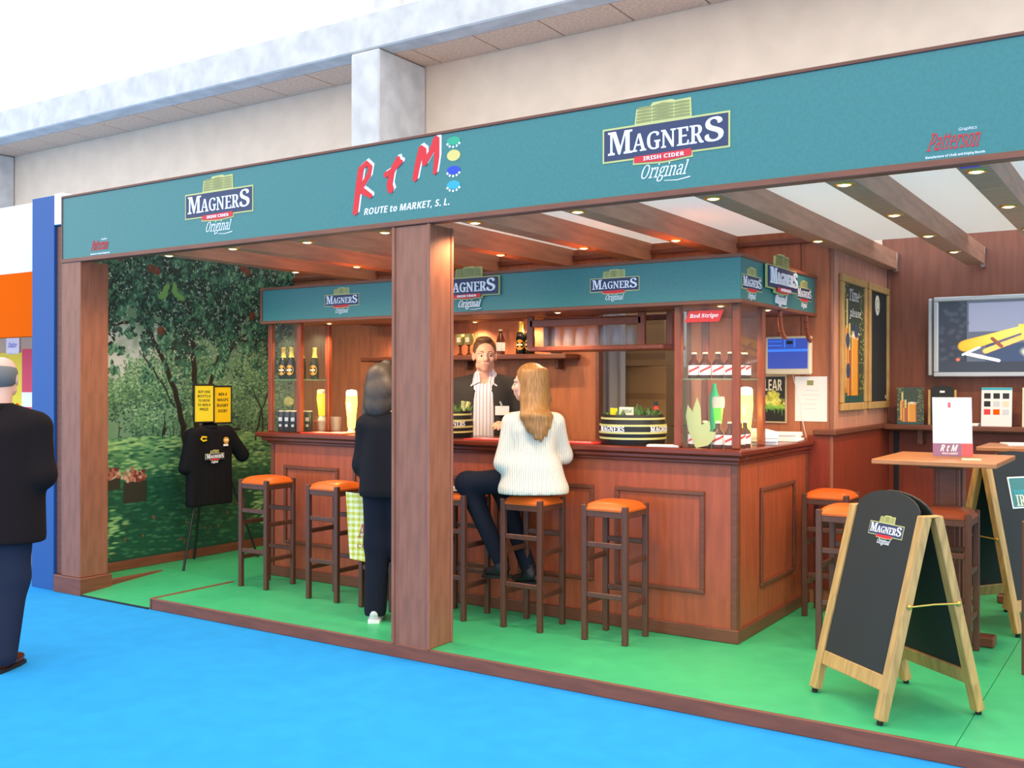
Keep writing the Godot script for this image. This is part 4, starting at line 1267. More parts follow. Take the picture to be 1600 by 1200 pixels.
# ---------------------------------------------------------------- glass rack and store room
func back_bar() -> void:
	var r := thing("glass_rack", "wooden glass rack hung from the canopy with upturned glasses", "rack", Vector3(-3.33, 1.86, -1.5))
	part(r, "shelf", Shape.new().box(Vector3(0.08, -0.012, -0.05), Vector3(1.03, 0.03, 0.36), 0.004).done(), M["case wood"])
	part(r, "front_rail", Shape.new().box(Vector3(0.0, 0.165, 0.1), Vector3(0.86, 0.05, 0.03), 0.004).done(), M["case wood"])
	for x in [-0.43, 0.43]:
		part(r, "end_board", Shape.new().box(Vector3(x, 0.104, 0.1), Vector3(0.05, 0.228, 0.03), 0.004).done(), M["case wood"])
	part(r, "end_board", Shape.new().box(Vector3(0.575, 0.104, -0.1), Vector3(0.04, 0.228, 0.2), 0.004).done(), M["case wood"])
	part(r, "end_board", Shape.new().box(Vector3(-0.43, 0.104, -0.15), Vector3(0.04, 0.228, 0.1), 0.004).done(), M["case wood"])
	part(r, "back_rail", Shape.new().box(Vector3(0.08, 0.2, -0.2), Vector3(1.0, 0.04, 0.03), 0.004).done(), M["case wood"])
	var g := Node3D.new()
	part(g, "wall", Shape.new().lathe([Vector2(0.04, 0.0), Vector2(0.042, 0.004), Vector2(0.038, 0.06), Vector2(0.028, 0.125), Vector2(0.027, 0.13), Vector2(0.0, 0.13), Vector2(0, 0.122), Vector2(0.024, 0.12), Vector2(0.035, 0.06), Vector2(0.039, 0.0)], 18).done(), M["glassware"])
	for k in 2:
		for i in 8:
			place(g, "pint_glass", "clear upturned pint glass, %s from the bartender in the %s rack row" % [ORD[i], "front" if k == 0 else "rear"], "glass", Vector3(-3.67 + i * 0.096 + k * 0.02, 1.8635, -1.44 - k * 0.11), 0.0, "front row of glasses in the rack" if k == 0 else "rear row of glasses in the rack")
	g.free()
	# store room
	var boxes := [[Vector3(-3.76, 0.85, -3.35), Vector3(0.5, 0.85, 0.5), "large brown cardboard carton at the bottom of the store room stack"], [Vector3(-3.73, 1.44, -3.35), Vector3(0.46, 0.32, 0.46), "middling brown cardboard carton in the middle of the store room stack"], [Vector3(-3.765, 1.76, -3.33), Vector3(0.45, 0.27, 0.44), "cardboard carton jutting out just below the glass rack in the store room"], [Vector3(-3.76, 2.07, -3.36), Vector3(0.42, 0.34, 0.42), "topmost cardboard carton of the store room stack, behind the glass rack"]]
	var y := 0.075
	var hs := [1.1, 0.52, 0.2, 0.4]
	for i in 4:
		var b: Array = boxes[i]
		var hh: float = [1.18, 0.5, 0.17, 0.42][i]
		var o := thing("carton", b[2], "carton", Vector3(b[0].x, y, b[0].z), [0.02, -0.05, 0.06, 0.0][i])
		part(o, "box", Shape.new().box(Vector3(0, hh / 2, 0), Vector3(b[1].x, hh - 0.002, b[1].z), 0.004).done(), M["card"])
		part(o, "tape", Shape.new().box(Vector3(0, hh * 0.5, b[1].z / 2 + 0.0006), Vector3(b[1].x, 0.05, 0.001), 0.0).done(), M["card tape"])
		y += hh
	var cu := thing("curtain", "grey curtain hanging in the store room doorway", "curtain", Vector3(-3.99, 0.09, -2.95))
	var cs := Shape.new()
	var prev := Vector3.ZERO
	for i in 40:
		var x := i * 0.0095
		var p := Vector3(x - 0.19, 0, sin(x * 60.0) * 0.02)
		if i > 0:
			for s in [[0.0, 1.0]]:
				var nn := Vector3(-(p.z - prev.z), 0, p.x - prev.x).normalized()
				cs.tri(prev, p, p + Vector3(0, 2.2, 0), nn, nn, nn)
				cs.tri(prev, p + Vector3(0, 2.2, 0), prev + Vector3(0, 2.2, 0), nn, nn, nn)
		prev = p
	part(cu, "cloth", cs.done(), M["grey wall"])
	part(cu, "rail", Shape.new().tube([Vector3(-0.3, 2.2, 0), Vector3(0.95, 2.2, 0)], 0.014, 8).done(), M["silver"])
	var wine := thing("dark_bottle", "dark bottle with a red collar standing behind the barrel of greenery", "bottle", Vector3(-2.86, 1.22, -1.53))
	part(wine, "glass", Shape.new().lathe([Vector2(0, 0), Vector2(0.036, 0), Vector2(0.036, 0.17), Vector2(0.014, 0.22), Vector2(0.0135, 0.27), Vector2(0, 0.27)], 16).done(), M["bottle black"])
	part(wine, "collar", Shape.new().lathe([Vector2(0.0185, 0.215), Vector2(0.0155, 0.232), Vector2(0.0148, 0.24)], 16).done(), M["bright red"])


# ---------------------------------------------------------------- on the pier and the side wall
func wooden_frame(parent: Node3D, w: float, h: float, bar_w: float, d: float, m: Material, t := Transform3D()) -> void:
	var s := Shape.new()
	moulding_frame(s, Vector2(-w / 2, -h / 2), Vector2(w / 2, h / 2), t, bar_w, d)
	part(parent, "frame", s.done(), m)


func pier_things() -> void:
	var mo := thing("monitor", "small pale-framed monitor showing a blue screen on the pier above the papers", "monitor", Vector3(-2.275, 1.81, -2.5))
	part(mo, "case", Shape.new().box(Vector3(0, 0, 0.03), Vector3(0.325, 0.27, 0.05), 0.008).done(), M["cream"])
	var scr := lamp_mat("blue screen", Color(0.08, 0.3, 0.8), 0.7)
	part(mo, "screen", Shape.new().box(Vector3(0, 0.012, 0.0555), Vector3(0.285, 0.212, 0.002), 0.0).done(), scr)
	var pale := lamp_mat("pale screen", Color(0.16, 0.5, 1.0), 1.0)
	for q in [[0.0, 0.035, 0.285, 0.018], [-0.09, 0.07, 0.1, 0.006], [-0.02, 0.085, 0.008, 0.06], [0.05, 0.085, 0.008, 0.06], [-0.09, 0.1, 0.1, 0.006]]:
		part(mo, "screen_line", Shape.new().box(Vector3(q[0], q[1], 0.057), Vector3(q[2], q[3], 0.001), 0.0).done(), pale)
	part(mo, "screen_box", Shape.new().box(Vector3(0.015, 0.09, 0.057), Vector3(0.045, 0.022, 0.001), 0.0).done(), M["black"])
	part(mo, "bracket", Shape.new().box(Vector3(0, 0, 0.004), Vector3(0.1, 0.1, 0.008), 0.001).done(), M["black"])
	var cord := thing("cable", "thin white cable hanging from the monitor down to the counter", "cable", Vector3(-2.25, 1.67, -2.488))
	part(cord, "wire", Shape.new().tube([Vector3(0, 0.0, 0.0), Vector3(0.03, -0.12, 0), Vector3(0.06, -0.2, 0), Vector3(0.065, -0.3, 0), Vector3(0.095, -0.44, 0)], 0.0022, 6).done(), M["white paper"])
	var po := thing("poster", "small framed poster headed LEAR over a glowing yellow and green splash", "poster", Vector3(-2.4, 1.5, -2.497))
	part(po, "backing", Shape.new().box(Vector3(0, 0, 0.003), Vector3(0.2, 0.335, 0.006), 0.0).done(), M["black"])
	part(po, "sheet", sheet(0.19, 0.33, 0.0065), poster_mat("splash print", 3))
	part(po, "lettering", letters("CLEAR", "sans bold", 0.165, 0.08, 0.001), M["cream"], at(-0.012, 0.1, 0.0075))
	wooden_frame(po, 0.21, 0.345, 0.012, 0.012, M["beige"], at(0, 0, 0))
	var pa := thing("notice", "white typed notice with a small dark stamp pinned on the pier", "notice", Vector3(-2.125, 1.503, -2.499))
	part(pa, "sheet", Shape.new().box(Vector3(0, 0, 0.001), Vector3(0.226, 0.315, 0.002), 0.0).done(), M["white paper"])
	part(pa, "stamp", Shape.new().box(Vector3(-0.005, 0.113, 0.0025), Vector3(0.045, 0.034, 0.001), 0.0).done(), M["logo olive"])
	for k in 5:
		part(pa, "typed_line", Shape.new().box(Vector3(rng.randf_range(-0.02, 0.01), 0.06 - k * 0.032, 0.0025), Vector3(rng.randf_range(0.08, 0.13), 0.004, 0.001), 0.0).done(), M["light grey"])
	var side := Basis(Vector3(0, 0, -1), Vector3.UP, Vector3.RIGHT)
	for i in 2:
		var z := -3.03 if i == 0 else -3.775
		var o := thing("framed_board", ["tall pine-framed poster of cider bottles and a poured glass", "tall pine-framed dark chalkboard with a cream oval badge"][i], "framed board", Vector3(-1.985, 1.905, z))
		o.basis = side
		var w := 0.69 if i == 0 else 0.65
		var h := 0.98
		wooden_frame(o, w, h, 0.055, 0.03, M["pine"])
		part(o, "board", Shape.new().box(Vector3(0, 0, 0.008), Vector3(w - 0.08, h - 0.08, 0.012), 0.0).done(), M["slate"])
		if i == 0:
			part(o, "sheet", sheet(w - 0.1, h - 0.1, 0.0143), poster_mat("bottle print", 1))
			part(o, "lettering", letters("Time", "serif", 0.28, 0.09, 0.001, 0.3), M["label grey"], at(0.02, 0.36, 0.0145))
			part(o, "lettering", letters("please", "serif", 0.3, 0.08, 0.001, 0.3), M["label grey"], at(0.05, 0.22, 0.0145))
			for q in [[-0.16, 0.02], [-0.15, -0.2], [0.07, 0.1]]:
				part(o, "label", Shape.new().prism(_disc(0.055, 14), 0.0145, 0.0155, at(q[0], q[1], 0)).done(), M["navy"])
		else:
			var po2 := _disc(0.07, 18)
			for k in po2.size():
				po2[k].y *= 1.15
			var bg := part(o, "badge", Shape.new().prism(po2, 0.0145, 0.017, at(-0.04, 0.33, 0)).done(), M["cream"])
			part(bg, "ring", Shape.new().lathe([Vector2(0.035, 0.0), Vector2(0.04, 0.0015), Vector2(0.045, 0.0)], 18, Transform3D(Basis(Vector3.RIGHT, PI / 2), Vector3(-0.04, 0.33, 0.0172))).done(), M["logo olive"])
			part(o, "corner_mark", Shape.new().box(Vector3(0.24, -0.4, 0.0147), Vector3(0.03, 0.03, 0.001), 0.0).done(), M["label grey"])


# printed pictures: 1 bottles and glass, 2 the film on the television, 3 a splash
func poster_mat(called: String, kind: int) -> StandardMaterial3D:
	if M.has(called):
		return M[called]
	var im: Image
	var r := RandomNumberGenerator.new()
	r.seed = 100 + kind
	if kind == 1:
		im = Image.create(300, 450, false, Image.FORMAT_RGBA8)
		im.fill(Color8(38, 58, 44))
		for i in 900:
			var p := Vector2(r.randf() * 300, r.randf() * 450)
			var side: bool = p.x < 70 or p.x > 235
			_stamp(im, _leaf_stamp(12, [Color8(60, 90, 44), Color8(150, 160, 60), Color8(200, 196, 110), Color8(46, 70, 54)][r.randi() % 4] if side else [Color8(44, 66, 60), Color8(60, 82, 84), Color8(30, 48, 42)][r.randi() % 3], r.randf() * 3), p.x, p.y)
		for q in [[60, 160, 26, 250, Color8(196, 120, 40)], [95, 240, 30, 200, Color8(170, 90, 40)], [170, 190, 50, 230, Color8(222, 150, 44)]]:
			im.fill_rect(Rect2i(q[0] - q[2], q[1], q[2] * 2, q[3]), q[4])
			im.fill_rect(Rect2i(q[0] - q[2] + 6, q[1] + 10, 8, q[3] - 30), Color8(242, 200, 110))
			im.fill_rect(Rect2i(q[0] + q[2] - 12, q[1], 12, q[3]), Color8(150, 74, 30))
		for q in [[60, 60, 10, 110], [95, 150, 11, 100]]:
			im.fill_rect(Rect2i(q[0] - q[2], q[1], q[2] * 2, q[3]), Color8(210, 196, 120))
		for i in 60:
			_stamp(im, _blob(6, Color8(240, 236, 210, 230), 0.4), 170 + r.randfn() * 26, 190 + r.randfn() * 7)
		im.fill_rect(Rect2i(0, 420, 300, 30), Color8(16, 70, 66))
	elif kind == 2:
		im = Image.create(480, 300, false, Image.FORMAT_RGBA8)
		im.fill(Color8(74, 82, 96))
		im.fill_rect(Rect2i(0, 0, 90, 300), Color8(40, 46, 56))
		im.fill_rect(Rect2i(96, 10, 190, 120), Color8(120, 124, 142))
		im.fill_rect(Rect2i(290, 0, 190, 90), Color8(72, 88, 84))
		im.fill_rect(Rect2i(0, 255, 480, 45), Color8(44, 50, 60))
		im.fill_rect(Rect2i(150, 180, 130, 76), Color8(48, 62, 88))
		for i in 26:
			_stamp(im, _blob(14, Color8(60, 66, 76, 200), 0.2), r.randf() * 90, r.randf() * 250)
		for i in 120:
			var f := i / 119.0
			_stamp(im, _blob(int(lerpf(26, 12, f)), Color8(216, 150, 40).lerp(Color8(250, 214, 110), f), 0.6), lerpf(84, 300, f), lerpf(190, 110, f))
		for i in 80:
			var f := i / 79.0
			_stamp(im, _blob(12, Color8(240, 170, 90), 0.5), lerpf(150, 300, f), lerpf(212, 140, f))
		for i in 50:
			_stamp(im, _blob(7, Color8(120, 70, 50, 220), 0.5), 170 + i * 0.6, 160 + i * 0.7)
		for y in range(104, 256):
			var f := (y - 104) / 152.0
			im.fill_rect(Rect2i(int(lerpf(250, 290, f)), y, int(lerpf(230, 150, f)), 1), Color8(236, 160, 30).lerp(Color8(255, 214, 80), sin(f * 9.0) * 0.5 + 0.5))
		for i in 60:
			_stamp(im, _blob(20, Color8(255, 250, 190, 120), 0.1), 320 + r.randfn() * 26, 215 + r.randfn() * 16)
		for i in 70:
			_stamp(im, _blob(14, Color8(255, 255, 244), 0.6), lerpf(284, 480, i / 69.0), lerpf(108, 84, i / 69.0) + r.randfn() * 3)
		im.fill_rect(Rect2i(330, 142, 150, 30), Color8(36, 40, 52))
		for i in 60:
			var f := i / 59.0
			_stamp(im, _blob(int(lerpf(9, 7, f)), Color8(250, 250, 252), 0.6), lerpf(92, 190, f), lerpf(222, 252, f))
			_stamp(im, _blob(5, Color8(216, 226, 228), 0.6), lerpf(78, 130, f), lerpf(226, 196, f))
		_stamp(im, _blob(9, Color8(214, 96, 70), 0.5), 62, 246)
	else:
		im = Image.create(150, 260, false, Image.FORMAT_RGBA8)
		im.fill(Color8(34, 34, 26))
		for i in 240:
			var f := r.randf()
			_stamp(im, _blob(12, [Color8(150, 190, 40, 160), Color8(226, 206, 60, 190), Color8(250, 246, 140, 220)][r.randi() % 3], 0.2), 84 + r.randfn() * 26 * (0.4 + f), 90 + f * 90)
		for i in 80:
			_stamp(im, _blob(9, Color8(120, 200, 70, 130), 0.1), r.randf() * 150, 180 + r.randfn() * 8)
		for i in 6:
			im.fill_rect(Rect2i(20 + i * 22, 180, 3, r.randi_range(10, 46)), Color8(110, 180, 70))
		im.fill_rect(Rect2i(0, 0, 150, 24), Color8(28, 28, 22))
	im.convert(Image.FORMAT_RGB8)
	var m := mat(called, Color.WHITE, 0.4)
	m.albedo_texture = ImageTexture.create_from_image(im)
	if kind == 2:
		m.emission_enabled = true
		m.emission = Color.BLACK
		m.emission_texture = m.albedo_texture
		m.emission_energy_multiplier = 1.25
	# fit whatever sheet it is laid on: the boxes carry metres as texture places
	return m


func sheet(w: float, h: float, z: float) -> ArrayMesh:
	var s := Shape.new()
	s.quad(Vector3(-w / 2, -h / 2, z), Vector3(w / 2, -h / 2, z), Vector3(w / 2, h / 2, z), Vector3(-w / 2, h / 2, z), Vector3(0, 0, 1))
	return s.done()


# ---------------------------------------------------------------- the television corner
func rear_corner() -> void:
	var tv := thing("television", "big silver-framed flat television showing cider being poured", "television", Vector3(-1.02, 1.985, -4.08))
	part(tv, "case", Shape.new().box(Vector3(0, 0, -0.02), Vector3(1.16, 0.625, 0.07), 0.012).done(), M["black"])
	wooden_frame(tv, 1.17, 0.635, 0.036, 0.05, M["silver"], at(0, 0, 0.01))
	for s in [-1, 1]:
		part(tv, "speaker_strip", Shape.new().box(Vector3(s * 0.612, 0, 0.02), Vector3(0.035, 0.62, 0.05), 0.01).done(), M["silver"])
	part(tv, "screen", sheet(1.1, 0.565, 0.022), poster_mat("film picture", 2))
	part(tv, "lettering", letters("MAGNERS", "serif bold", 0.3, 0.055, 0.001), M["logo white"], at(0.385, 0.0, 0.024))
	part(tv, "wall_mount", Shape.new().box(Vector3(0, 0, -0.063), Vector3(0.4, 0.3, 0.014), 0.002).done(), M["black"])
	var tl := AreaLight3D.new()
	tl.name = "screen_light"
	tl.area_size = Vector2(1.1, 0.56)
	tl.light_color = Color(1.0, 0.85, 0.65)
	tl.light_energy = 0.02
	tl.shadow_enabled = true
	tl.rotation.y = PI
	tl.position = Vector3(0, 0, 0.04)
	tv.add_child(tl)
	var sh := thing("wall_shelf", "narrow dark wooden drinks shelf along the wall under the television", "shelf", Vector3(-0.75, 1.285, -4.0))
	part(sh, "board", Shape.new().box(Vector3(0, -0.02, 0), Vector3(2.4, 0.04, 0.28), 0.006).done(), M["bar trim"])
	for x in [-0.95, 0.0, 0.95]:
		part(sh, "bracket", Shape.new().box(Vector3(x, -0.1, -0.06), Vector3(0.04, 0.12, 0.16), 0.004).done(), M["bar trim"])
	var bk := thing("brochure", "leaning brochure with orange cider glasses on its cover", "brochure", Vector3(-1.77, 1.285, -3.98), 0.25)
	part(bk, "cover", sheet(0.2, 0.3, 0.0), poster_mat("bottle print", 1), Transform3D(Basis(Vector3.RIGHT, -0.14), Vector3(0, 0.15, 0.012)))
	part(bk, "pages", Shape.new().box(Vector3(0, 0.15, -0.006), Vector3(0.198, 0.298, 0.01), 0.001, Transform3D(Basis(Vector3.RIGHT, -0.14), Vector3(0, 0.0, 0.012))).done(), M["slate"])
	part(bk, "rest", Shape.new().box(Vector3(0, 0.06, -0.07), Vector3(0.05, 0.12, 0.006), 0.001, Transform3D(Basis(Vector3.RIGHT, 0.3), Vector3(0, 0.0, 0.03))).done(), M["slate"])
	var tb := thing("table_board", "small arched table chalkboard on the shelf behind the white leaflet", "chalkboard", Vector3(-1.53, 1.285, -3.98), 0.15)
	var arch := PackedVector2Array([Vector2(-0.085, 0), Vector2(0.085, 0), Vector2(0.085, 0.28)])
	for k in 9:
		var a := PI * k / 8.0
		arch.append(Vector2(cos(a) * 0.084, 0.285 + sin(a) * 0.03))
	arch.append(Vector2(-0.085, 0.28))
	part(tb, "panel", Shape.new().prism(arch, -0.005, 0.005, Transform3D(Basis(Vector3.RIGHT, -0.1), Vector3(0, 0, 0.02))).done(), M["slate"])
	for s in [-1, 1]:
		part(tb, "post", Shape.new().box(Vector3(s * 0.095, 0.14, 0), Vector3(0.018, 0.28, 0.02), 0.003, Transform3D(Basis(Vector3.RIGHT, -0.1), Vector3(0, 0, 0.02))).done(), M["pine"])
		part(tb, "back_leg", Shape.new().box(Vector3(s * 0.095, 0.14, 0), Vector3(0.018, 0.28, 0.016), 0.003, Transform3D(Basis(Vector3.RIGHT, 0.22), Vector3(0, 0, -0.075))).done(), M["pine"])
	part(tb, "chalk_mark", Shape.new().box(Vector3(0, 0.265, 0.006), Vector3(0.036, 0.016, 0.001), 0.0, Transform3D(Basis(Vector3.RIGHT, -0.1), Vector3(0, 0, 0.02))).done(), M["logo white"])
	var cd := thing("showcard", "white showcard with nine small colour pictures standing on the shelf", "showcard", Vector3(-1.135, 1.285, -3.95))
	var lean := Transform3D(Basis(Vector3.RIGHT, -0.1), Vector3(0, 0, 0.015))
	part(cd, "card", Shape.new().box(Vector3(0, 0.15, -0.002), Vector3(0.215, 0.3, 0.004), 0.001, lean).done(), M["white paper"])
	part(cd, "strut", Shape.new().box(Vector3(0, 0.1, 0), Vector3(0.06, 0.2, 0.004), 0.001, Transform3D(Basis(Vector3.RIGHT, 0.3), Vector3(0, 0, -0.075))).done(), M["white paper"])
	part(cd, "head_band", Shape.new().box(Vector3(0, 0.29, 0.0007), Vector3(0.213, 0.018, 0.001), 0.0, lean).done(), M["cap cyan"])
	for k in 9:
		part(cd, "picture", Shape.new().box(Vector3(-0.065 + (k % 3) * 0.065, 0.235 - (k / 3) * 0.062, 0.0008), Vector3(0.045, 0.042, 0.001), 0.0, lean).done(), M[["slate", "black", "dark navy", "slate", "light grey", "cream", "bright red", "orange panel", "light grey"][k]])
	var pf := thing("paper_stack", "thin white stack of leaflets lying on the shelf beside the showcard", "papers", Vector3(-1.33, 1.285, -3.95))
	part(pf, "bundle", Shape.new().box(Vector3(0, 0.01, 0), Vector3(0.14, 0.02, 0.16), 0.003).done(), M["white paper"])
	var e2 := thing("showcard", "cream showcard at the end of the shelf, cut off by the picture edge", "showcard", Vector3(-0.85, 1.285, -3.95))
	part(e2, "card", Shape.new().box(Vector3(0, 0.15, -0.002), Vector3(0.215, 0.3, 0.004), 0.001, lean).done(), M["cream"])
	part(e2, "strut", Shape.new().box(Vector3(0, 0.1, 0), Vector3(0.06, 0.2, 0.004), 0.001, Transform3D(Basis(Vector3.RIGHT, 0.3), Vector3(0, 0, -0.075))).done(), M["cream"])


# ---------------------------------------------------------------- stools, tables, boards
func make_stool(label: String, p: Vector3, turn: float, seat: String, group: String) -> Node3D:
	var o := thing("bar_stool", label, "bar stool", p, turn, group)
	var hw := 0.135
	for q in [[-1, 1], [1, 1], [1, -1], [-1, -1]]:
		part(o, "leg", Shape.new().box(Vector3(q[0] * hw, 0.405, q[1] * hw), Vector3(0.034, 0.81, 0.034), 0.004).done(), M["stool wood"])
	for s in [-1, 1]:
		part(o, "apron", Shape.new().box(Vector3(0, 0.762, s * hw), Vector3(0.24, 0.045, 0.022), 0.003).done(), M["stool wood"])
		part(o, "apron", Shape.new().box(Vector3(s * hw, 0.762, 0), Vector3(0.022, 0.045, 0.24), 0.003).done(), M["stool wood"])
		for y in [0.275, 0.575]:
			part(o, "rung", Shape.new().box(Vector3(0, y, s * hw), Vector3(0.24, 0.032, 0.02), 0.004).done(), M["stool wood"])
		for y in [0.22, 0.48]:
			part(o, "rung", Shape.new().box(Vector3(s * hw, y, 0), Vector3(0.02, 0.032, 0.24), 0.004).done(), M["stool wood"])
	var st := Shape.new()
	var n := 12
	var hgt := func(i: int, k: int) -> Vector3:
		var x := -1.0 + 2.0 * i / n
		var z := -1.0 + 2.0 * k / n
		return Vector3(x * 0.15, 0.788 + 0.046 * pow((1.0 - pow(absf(x), 4.0)) * (1.0 - pow(absf(z), 4.0)), 0.6), z * 0.15)
	var nrm := func(i: int, k: int) -> Vector3:
		var a: Vector3 = hgt.call(maxi(i - 1, 0), k) - hgt.call(mini(i + 1, n), k)
		var b: Vector3 = hgt.call(i, maxi(k - 1, 0)) - hgt.call(i, mini(k + 1, n))
		var c := b.cross(a).normalized()
		return c if c.y > 0 else -c
	for i in n:
		for k in n:
			# the corners are cut back round the legs
			if (i == 0 or i == n - 1) and (k == 0 or k == n - 1):
				continue
			var a: Vector3 = hgt.call(i, k)
			var b: Vector3 = hgt.call(i + 1, k)
			var c: Vector3 = hgt.call(i + 1, k + 1)
			var d: Vector3 = hgt.call(i, k + 1)
			st.tri(a, b, c, nrm.call(i, k), nrm.call(i + 1, k), nrm.call(i + 1, k + 1))
			st.tri(a, c, d, nrm.call(i, k), nrm.call(i + 1, k + 1), nrm.call(i, k + 1))
	st.box(Vector3(0, 0.782, 0), Vector3(0.3, 0.014, 0.236), 0.004)
	st.box(Vector3(0, 0.782, 0), Vector3(0.236, 0.014, 0.3), 0.004)
	part(o, "seat_pad", st.done(), M[seat])
	return o


func a_board(called_label: String, p: Vector3, turn: float, h: float, w: float, with_logo: bool) -> Node3D:
	var o := thing("pavement_board", called_label, "chalkboard", p, turn)
	var lean := atan2(0.235, h)
	for s in [1, -1]:
		var t := Transform3D(Basis(Vector3.UP, 0.0 if s == 1 else PI), Vector3.ZERO) * Transform3D(Basis(Vector3.RIGHT, -lean), Vector3(0, 0.02, 0.265))
		var l := h / cos(lean)
		for x in [-1, 1]:
			part(o, "post", Shape.new().box(Vector3(x * (w / 2 - 0.025), l / 2, 0), Vector3(0.05, l, 0.045), 0.004, t).done(), M["pine"])
			part(o, "foot_pad", Shape.new().lathe([Vector2(0, -0.02), Vector2(0.014, -0.02), Vector2(0.016, 0.002), Vector2(0, 0.002)], 10, t * at(x * (w / 2 - 0.025), 0.0, 0)).done(), M["rubber"])
		part(o, "rail", Shape.new().box(Vector3(0, 0.16, 0), Vector3(w - 0.1, 0.07, 0.03), 0.004, t).done(), M["pine"])
		var arch := PackedVector2Array([Vector2(-w / 2 + 0.048, 0.19), Vector2(w / 2 - 0.048, 0.19), Vector2(w / 2 - 0.048, l - 0.01)])
		for k in 13:
			var a := PI * k / 12.0
			arch.append(Vector2(cos(a) * (w / 2 - 0.049), l - 0.005 + sin(a) * 0.1))
		arch.append(Vector2(-w / 2 + 0.048, l - 0.01))
		part(o, "chalk_panel", Shape.new().prism(arch, 0.0, 0.01, t).done(), M["slate"])
		if s == 1 and with_logo:
			logo(o, 0.25, t * at(0.025, l - 0.095, 0.0105), 0.0015, true)
		var f := 0.56
		if s == 1:
			for x in [-1, 1]:
				var a := t * Vector3(x * (w / 2 + 0.004), l * f, 0)
				var b := Vector3(a.x, a.y, -a.z)
				part(o, "stay", Shape.new().tube([a, a.lerp(b, 0.5) + Vector3(0, 0.004, 0), b], 0.005, 8).done(), M["brass"])
				for q in [a, b]:
					part(o, "stay_screw", Shape.new().ball(q, Vector3(0.008, 0.013, 0.013), 10).done(), M["brass"])
				part(o, "hinge", Shape.new().box(t * Vector3(x * (w / 2 - 0.025), l, 0) - Vector3(0, 0.0, (t * Vector3(0, l, 0)).z), Vector3(0.048, 0.008, 0.1), 0.002).done(), M["pine"])
	return o


func high_table(label: String, p: Vector3, size: Vector2, hgt: float) -> Node3D:
	var o := thing("high_table", label, "high table", p)
	part(o, "top", Shape.new().box(Vector3(0, hgt - 0.014, 0), Vector3(size.x, 0.028, size.y), 0.004).done(), M["table wood"])
	part(o, "neck", Shape.new().box(Vector3(0, hgt - 0.045, -0.07), Vector3(0.24, 0.034, 0.38), 0.006).done(), M["bar trim"])
	var cz := -0.14 if size.y > 0.7 else 0.0
	part(o, "column", Shape.new().box(Vector3(0, hgt / 2, cz), Vector3(0.14, hgt - 0.12, 0.14), 0.006).done(), M["bar trim"])
	for s in [-1, 1]:
		part(o, "pilaster", Shape.new().box(Vector3(s * 0.076, hgt / 2, cz), Vector3(0.014, hgt - 0.14, 0.09), 0.003).done(), M["bar trim"])
		part(o, "pilaster", Shape.new().box(Vector3(0, hgt / 2, cz + s * 0.076), Vector3(0.09, hgt - 0.14, 0.014), 0.003).done(), M["bar trim"])
	part(o, "base", Shape.new().box(Vector3(0, 0.03, cz), Vector3(0.5, 0.06, 0.12), 0.008).box(Vector3(0, 0.03, cz), Vector3(0.12, 0.058, 0.3), 0.008).done(), M["bar trim"])
	return o


